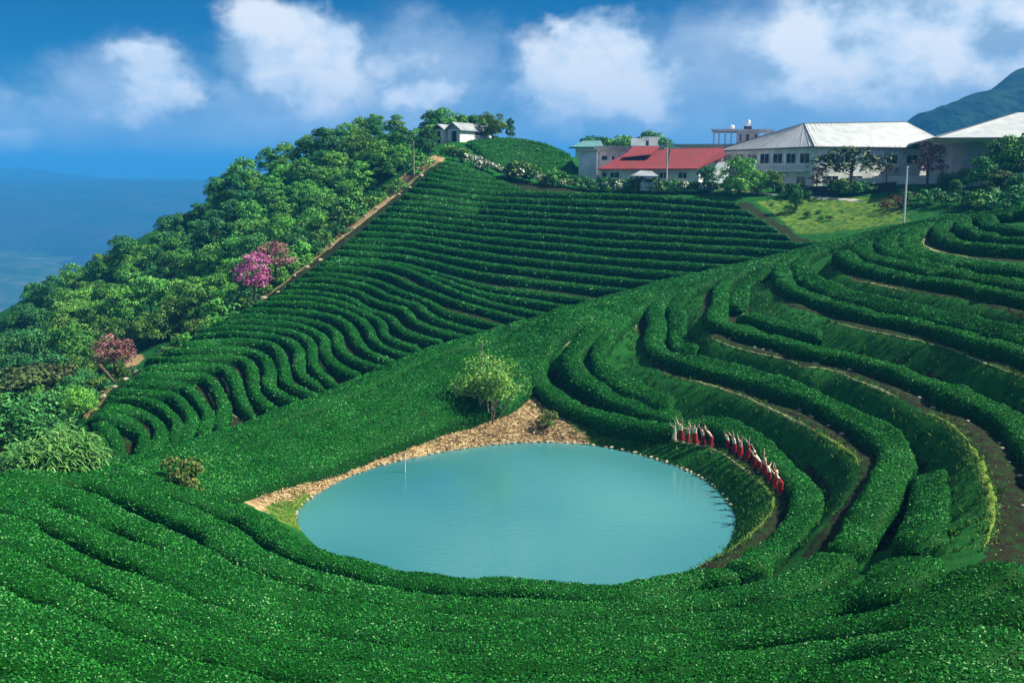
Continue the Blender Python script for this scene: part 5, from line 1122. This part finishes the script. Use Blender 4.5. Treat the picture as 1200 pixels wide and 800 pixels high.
M['leaves_dry'] = mat('dry_twigs_and_leaves', (.2, .2, .08), .8, .1, tintramp=[(0, (.02, .05, .012)), (.5, (.08, .14, .03)), (.8, (.22, .26, .07)), (1, (.45, .40, .18))])
v, q, t, cs = crown_arrays(1.1, 1.3, 12, 1500, .12, 91, tint=(.5, .22), base=.05); GT['low'].append((mesh_np('crown', v, q, M['leaves_dry'], tint=t, smooth=False), trunk_mesh('trunk', .9, .04, cs, 9, M['bark'], limbs=10)))
def near_bush(px, py, h, key, label, wide=1.0, off=0.):
    w = hit([px], [py], off)[0]; k = GT[key][0]; H0 = max(v.co.z for v in k[0].vertices); top = at_dist(px, py - h, w[1])[2]; s = (top - w[2]) / H0; wide = wide * (h / F * w[1] / H0) / s
    plant_tree(k, w[0], w[1], s * wide, label, 'shrub', None, 'shrub', z=w[2], sz=s)
near_bush(212, 566, 32, 'low', 'dry looking yellowish bush in the tea at the left of the pond', 1.5, .85)
near_bush(640, 500, 20, 'low', 'low weeds at the right end of the bare shore', 1.3)
near_bush(305, 560, 13, 'low', 'tiny pale sapling at the tea edge left of the shore', .8)
near_bush(545, 494, 14, 'low', 'low weeds left of the young tree', 1.6)
near_bush(392, 512, 10, 'low', 'small weed at the foot of the ridge slope')
# giant grass at the left
M['cane'] = mat('giant_grass_leaves', (.1, .3, .05), .5, .3, tintramp=[(0, (.02, .09, .015)), (.5, (.07, .24, .04)), (1, (.26, .48, .12))])
def giant_grass(px, py, D, h, n, seed, label):
    g = np.random.default_rng(seed); w = P3(px, py, D); z = float(zt(w.x, w.y)); e = empty('giant_grass', (w.x, w.y, z)); tag(e, label, 'giant grass', 'clumps of giant grass at the lower left'); V = []; T = []; st = []
    for i in range(n):
        a = g.random() * 6.283; r = g.uniform(0, .8); b = np.array([math.cos(a) * r, math.sin(a) * r, 0.]); hh = h * g.uniform(.6, 1.1); tipc = b + np.array([math.cos(a) * .25, math.sin(a) * .25, hh * .8]); st.append(tube_arrays([b, (b + tipc) / 2, tipc], [.03, .022, .012], 4))
        for j in range(9):
            s = b + (tipc - b) * g.uniform(.3, 1); aa = g.random() * 6.283; d = np.array([math.cos(aa), math.sin(aa), 0]); pr = np.array([-d[1], d[0], 0]); L = g.uniform(.5, 1.0); wd = .045; ps = [s + d * L * f + np.array([0, 0, L * (.75 * f - .95 * f * f)]) for f in (0, .35, .7, 1)]; tt = g.normal(.55, .2)
            for k in range(3):
                w0 = wd * (1, 1.2, .8, .1)[k]; w1 = wd * (1, 1.2, .8, .1)[k + 1]; V += [ps[k] - pr * w0, ps[k] + pr * w0, ps[k + 1] + pr * w1, ps[k + 1] - pr * w1]; T += [tt] * 4
    V = np.array(V); link('leaves', mesh_np('leaves', V, np.arange(len(V)).reshape(-1, 4), M['cane'], tint=np.clip(T, 0, 1), smooth=False), e); v, q = join_arr(st); link('stems', mesh_np('stems', v, q, M['blade'], tint=np.full(len(v), .5)), e)
gg = random.Random(3)
for i, (px, py, D, h) in enumerate([(25,558,50,2.2),(45,556,51,2.4),(66,556,52,2.5),(85,555,53,2.4),(102,552,54,2.0),(78,548,57,2.7),(56,545,58,2.5),(96,540,58,2.6),(30,548,56,2.2),(108,528,61,1.9),(8,560,50,1.8),(70,532,62,2.6)]):
    giant_grass(px, py, D, h * 1.7, 40, 500 + i, f"giant grass clump, {['leftmost but one','third from the left edge','middle of the front line','fourth in the front line','rightmost of the front line','tall one in the second line','second line left','second line right','rear left','rear right beside the earth path','at the very left edge','hindmost tall one'][i]}, lower left")
for px, py, D, key, h, lab in [(12,530,64,'dark',70,'dark tree over the giant grass at the left edge'),(45,520,68,'dark',60,'dark tree behind the giant grass'),(82,500,72,'emerald',50,'green tree left of the foot of the earth path'),(20,500,76,'olive',70,'spreading olive tree at the left edge above the giant grass'),(60,480,80,'olive',55,'spreading olive tree behind the dark trees at the left')]:
    garden(px, py, D, key, 0, h, lab, 'tree', None, 1.2)
# fallen log by the path, plank by the shore
def log(a, b, Da, Db, r, label):
    p, q = P3(*a, Da), P3(*b, Db); e = (p + q) / 2; v, qd = tube_arrays([tuple(p - e), (0, 0, .05), tuple(q - e)], [r, r * .9, r * .6], 8); o = link('log', mesh_np('log', v, qd, M['bark'])); o.location = e; tag(o, label, 'log')
log((116,428),(134,448),77,76,.16,'bare dark log leaning across the foot of the forest')
w0 = hit([430, 462], [524, 534], .1); p = Vector(w0[0]); q = Vector(w0[1]); bm = bmesh.new(); c = (p + q) / 2
m_ = Matrix.Translation(c) @ (q - p).to_track_quat('X', 'Z').to_matrix().to_4x4() @ Matrix.Diagonal(((q - p).length, .28, .07, 1)); bmesh.ops.create_cube(bm, size=1, matrix=m_); bmesh.ops.bevel(bm, geom=bm.edges[:], offset=.015, segments=1, affect='EDGES'); o = bm_obj('plank', bm, M['wood']); tag(o, 'dark wooden plank lying across the shore to the water', 'plank')
# loose pale stones at the feet of the hedges
rk = [rock_mesh('stone', M['stone'], 30 + s, .13, .12, .08) for s in range(3)]; e = empty('scattered_stones'); V = []; Qs = []; o_ = 0; g = np.random.default_rng(8)
for k in (2, 3):
    W_ = UP[UP[:, 0] == k]
    for r_ in W_:
        for j in range(2):
            if g.random() < .6: continue
            x = r_[1] + r_[4] * g.uniform(.9, 2.0); y = r_[2] + r_[5] * g.uniform(.9, 2.0); s = g.uniform(.6, 1.5); me = rk[g.integers(0, 3)]
            vv = np.array([v.co[:] for v in me.vertices]) * s + np.array([x, y, float(zt(x, y)) + .03]); ff = np.array([list(p.vertices) for p in me.polygons]); V.append(vv); Qs.append(ff + o_); o_ += len(vv)
bpy.data.objects.remove(e); o = link('scattered_stones', mesh_np('scattered_stones', np.vstack(V), np.vstack(Qs), M['stone'])); tag(o, 'small pale stones scattered under the terrace hedges', 'stones', kind='stuff')
# ------------------------------------------------------------------ dancers on the terrace path
M['skin'] = mat('skin', (.85, .58, .42), .6, .3); M['hair'] = mat('black_hair', (.012, .010, .010), .45, .4); M['eyes'] = mat('dark_eyes_and_mouth', (.06, .015, .015), .6, .2)
M['skirt'] = mat('dark_red_skirt', (.34, .022, .016), .75, .2, noise=(9, (.16, .006, .014), 3)); M['skirt2'] = mat('bright_red_skirt', (.50, .04, .025), .75, .2, noise=(9, (.28, .012, .02), 3)); M['skirt3'] = mat('cream_skirt', (.62, .52, .40), .8, .2, noise=(9, (.5, .4, .3), 3))
M['cream'] = M['cream']; M['bl_cream'] = mat('cream_blouse', (.85, .72, .55), .8, .2); M['bl_pink'] = mat('pink_blouse', (.80, .42, .38), .8, .2); M['bl_red'] = mat('red_blouse', (.42, .02, .03), .8, .2)
def pose_body(name, lean, side, aL, aR, knee=0.0):
    """lean forward, sideways; arms given as (shoulder->elbow, elbow->hand) unit directions; figure faces -Y"""
    V = []; Ed = []; Rr = []
    def add(p, r, parent=None):
        V.append(Vector(p)); Rr.append(r)
        if parent is not None: Ed.append((parent, len(V) - 1))
        return len(V) - 1
    hip = Vector((0, 0, .88 - knee * .25)); up = Vector((side, -lean, 1)).normalized()
    pel = add(hip, (.125, .10)); sp = add(hip + up * .18, (.115, .088), pel); ch = add(hip + up * .36, (.13, .095), sp); nk = add(hip + up * .50, (.048, .048), ch); hb = add(hip + up * .585, (.058, .066), nk)
    hd = add(hip + up * .66 + Vector((0, -.015, 0)), (.078, .092), hb); add(hip + up * .745, (.055, .062), hd); add(hip + up * .655 + Vector((0, -.10, 0)), (.012, .012), hd)
    for s, a in ((-1, aL), (1, aR)):
        sh = hip + up * .455 + Vector((s * .165, 0, 0)); i = add(sh, (.048, .046), ch); d1, d2 = (Vector(q).normalized() for q in a)
        e = sh + d1 * .27; j = add(sh + d1 * .14, (.042, .04), i); j = add(e, (.034, .034), j); w = e + d2 * .23; j = add(w, (.024, .021), j); pm = w + d2 * .07; j = add(pm, (.034, .016), j)
        sidev = d2.cross(Vector((0, 1, .1))).normalized()
        for f, (o, L) in enumerate(((-.030, .062), (-.011, .075), (.009, .07), (.028, .055))):
            b = pm + d2 * .028 + sidev * o; k = add(b, (.0085, .0085), j); k = add(b + d2 * L * .5 + sidev * o * .3, (.008, .008), k); add(b + d2 * L * .9 + sidev * o * .5 + Vector((0, -.012, 0)), (.006, .006), k)
        b = w + d2 * .035 - sidev * .036; k = add(b, (.010, .010), j - 0); add(b + d2 * .035 - sidev * .028, (.008, .008), k)
    for s in (-1, 1):
        i = add(hip + Vector((s * .095, 0, -.06)), (.085, .085), pel); kn = Vector((s * .11, -.05 - knee * .28, .46 - knee * .05)); i = add(kn, (.055, .055), i); i = add(Vector((s * .12, .0, .28)), (.05, .048), i); i = add(Vector((s * .12, .02, .07)), (.034, .034), i); i = add(Vector((s * .125, -.05, .03)), (.036, .026), i); add(Vector((s * .13, -.14, .02)), (.026, .016), i)
    me = bpy.data.meshes.new(name); me.from_pydata(V, Ed, []); ob = bpy.data.objects.new(name, me); COL.objects.link(ob)
    sk = ob.modifiers.new('s', 'SKIN'); sk.use_smooth_shade = True
    for i, r in enumerate(Rr): me.skin_vertices[0].data[i].radius = r
    me.skin_vertices[0].data[0].use_root = True
    sb = ob.modifiers.new('u', 'SUBSURF'); sb.levels = 1
    bpy.context.view_layer.update(); dg = bpy.context.evaluated_depsgraph_get(); out = bpy.data.meshes.new_from_object(ob.evaluated_get(dg)); out.name = name; bpy.data.objects.remove(ob); out.materials.clear(); out.materials.append(M['skin'])
    return out, hip, up
def rings(name, secs, m, n=20, folds=0):
    V = []
    for c, rx, ry, fa in secs:
        for j in range(n):
            a = 6.28318 * j / n; k = 1 + fa * math.sin(a * folds) if folds else 1; V.append((c[0] + math.cos(a) * rx * k, c[1] + math.sin(a) * ry * k, c[2]))
    idx = np.arange(len(V)).reshape(len(secs), n); Q = [(idx[i, j], idx[i, (j + 1) % n], idx[i + 1, (j + 1) % n], idx[i + 1, j]) for i in range(len(secs) - 1) for j in range(n)]
    return mesh_np(name, np.array(V), np.array(Q), m)
POSES = []
for nm, lean, side, aL, aR, knee in [('arms in a V', .12, .0, ((-.5, -.1, .85), (-.25, -.1, 1)), ((.5, -.1, .85), (.3, -.1, 1)), .0),
                                ('one arm high', .2, .12, ((-1, -.2, .1), (-.9, -.3, .35)), ((.25, -.1, 1), (-.1, -.1, 1)), .06),
                                ('arms swept sideways', .15, -.25, ((.1, -.5, .8), (.5, -.3, .85)), ((.9, -.2, .5), (.5, -.1, .9)), .1),
                                ('bending forward', .75, .1, ((-.6, -.5, .6), (-.3, -.5, .85)), ((.6, -.5, .5), (.2, -.4, .9)), .12)]:
    body, hip, up = pose_body('body', lean, side, aL, aR, knee)
    bl = rings('blouse', [(hip + up * t, rx, ry, 0) for t, rx, ry in ((-.04, .165, .135), (.06, .150, .120), (.18, .140, .112), (.34, .172, .122), (.44, .178, .105), (.49, .09, .075))], M['bl_cream'], 16)
    hz = hip.z; sk = rings('skirt', [(Vector((0, .0, hz + .06)), .15, .13, 0), (Vector((0, .0, hz - .08)), .185, .16, .02), (Vector((0, -.02 - knee * .08, hz * .6)), .18, .18, .07), (Vector((0, -.02, hz * .35)), .19, .19, .12), (Vector((0, 0, .16)), .22, .22, .18)], M['skirt'], 48, 9)
    hc = hip + up * .675 + Vector((0, .022, .012)); bm = bmesh.new(); bmesh.ops.create_uvsphere(bm, u_segments=12, v_segments=8, radius=1, matrix=Matrix.Translation(hc) @ Matrix.Diagonal((.094, .098, .105, 1)))
    for v in [v for v in bm.verts if v.co.y < hc.y - .045 and v.co.z < hc.z + .055]: v.co.y = hc.y - .03
    bmesh.ops.create_uvsphere(bm, u_segments=8, v_segments=6, radius=.045, matrix=Matrix.Translation(hc + Vector((0, .07, .085)))); hm = bpy.data.meshes.new('hair'); bm.to_mesh(hm); bm.free(); hm.materials.append(M['hair'])
    bm = bmesh.new(); fc = hip + up * .66 + Vector((0, -.106, 0))
    for dx, dz, sx, sz in ((-.03, .015, .024, .010), (.03, .015, .024, .010), (0, -.045, .034, .010)): box_bm(bm, tuple(fc + Vector((dx, .012 if dx else .016, dz))), (sx, .012, sz))
    fm = bpy.data.meshes.new('face'); bm.to_mesh(fm); bm.free(); fm.materials.append(M['eyes']); POSES.append((nm, body, bl, sk, hm, fm))
VAR = {}
def variant(me, m):
    k = (me.name, m.name)
    if k not in VAR: c = me.copy(); c.materials.clear(); c.materials.append(m); VAR[k] = c
    return VAR[k]
DAN = [(790,517,1,'bl_cream','skirt3'),(799,518,0,'bl_cream','skirt'),(806,520,1,'bl_pink','skirt'),(815,521,0,'bl_cream','skirt2'),(824,523,2,'bl_pink','skirt'),(833,524,3,'bl_pink','skirt'),
       (853,527,2,'bl_cream','skirt'),(861,533,1,'bl_cream','skirt'),(868,537,0,'bl_pink','skirt2'),(875,541,1,'bl_red','skirt'),(883,548,2,'bl_cream','skirt'),(890,554,3,'bl_cream','skirt'),(896,559,0,'bl_pink','skirt'),(902,566,1,'bl_cream','skirt'),(908,573,2,'bl_pink','skirt2'),(914,579,3,'bl_red','skirt2')]
cn = {'bl_cream': 'cream', 'bl_pink': 'pink', 'bl_red': 'red'}; sn = {'skirt': 'dark red skirt', 'skirt2': 'bright red skirt', 'skirt3': 'pale skirt'}
rp = random.Random(4)
for i, (px, py, ps, b_, s_) in enumerate(DAN):
    w = hit([px], [py], 0.)[0]; nm, body, bl, sk, hm, fm = POSES[ps]; grp = 'left' if i < 6 else 'right'; o_ = ORD[i if i < 6 else i - 6]
    e = empty('person', (w[0], w[1], float(zt(w[0], w[1])) + .02)); d = PC - w[:2]; e.rotation_euler = (0, 0, math.atan2(d[1], d[0]) + math.pi / 2 + rp.uniform(-.9, .9)); sc = rp.uniform(.86, 1.08) * .83; e.scale = (sc * rp.uniform(.92, 1.12), sc, sc); e.rotation_euler[0] = rp.uniform(-.14, .10); e.rotation_euler[1] = rp.uniform(-.13, .13)
    tag(e, f'{o_} dancer in the {grp} cluster, {cn[b_]} top, {sn[s_]}, {nm}', 'person', 'dancers on the path beside the pond')
    link('body', body, e); link('blouse', variant(bl, M[b_]), e); link('skirt', variant(sk, M[s_]), e); link('hair', hm, e); link('face', fm, e)
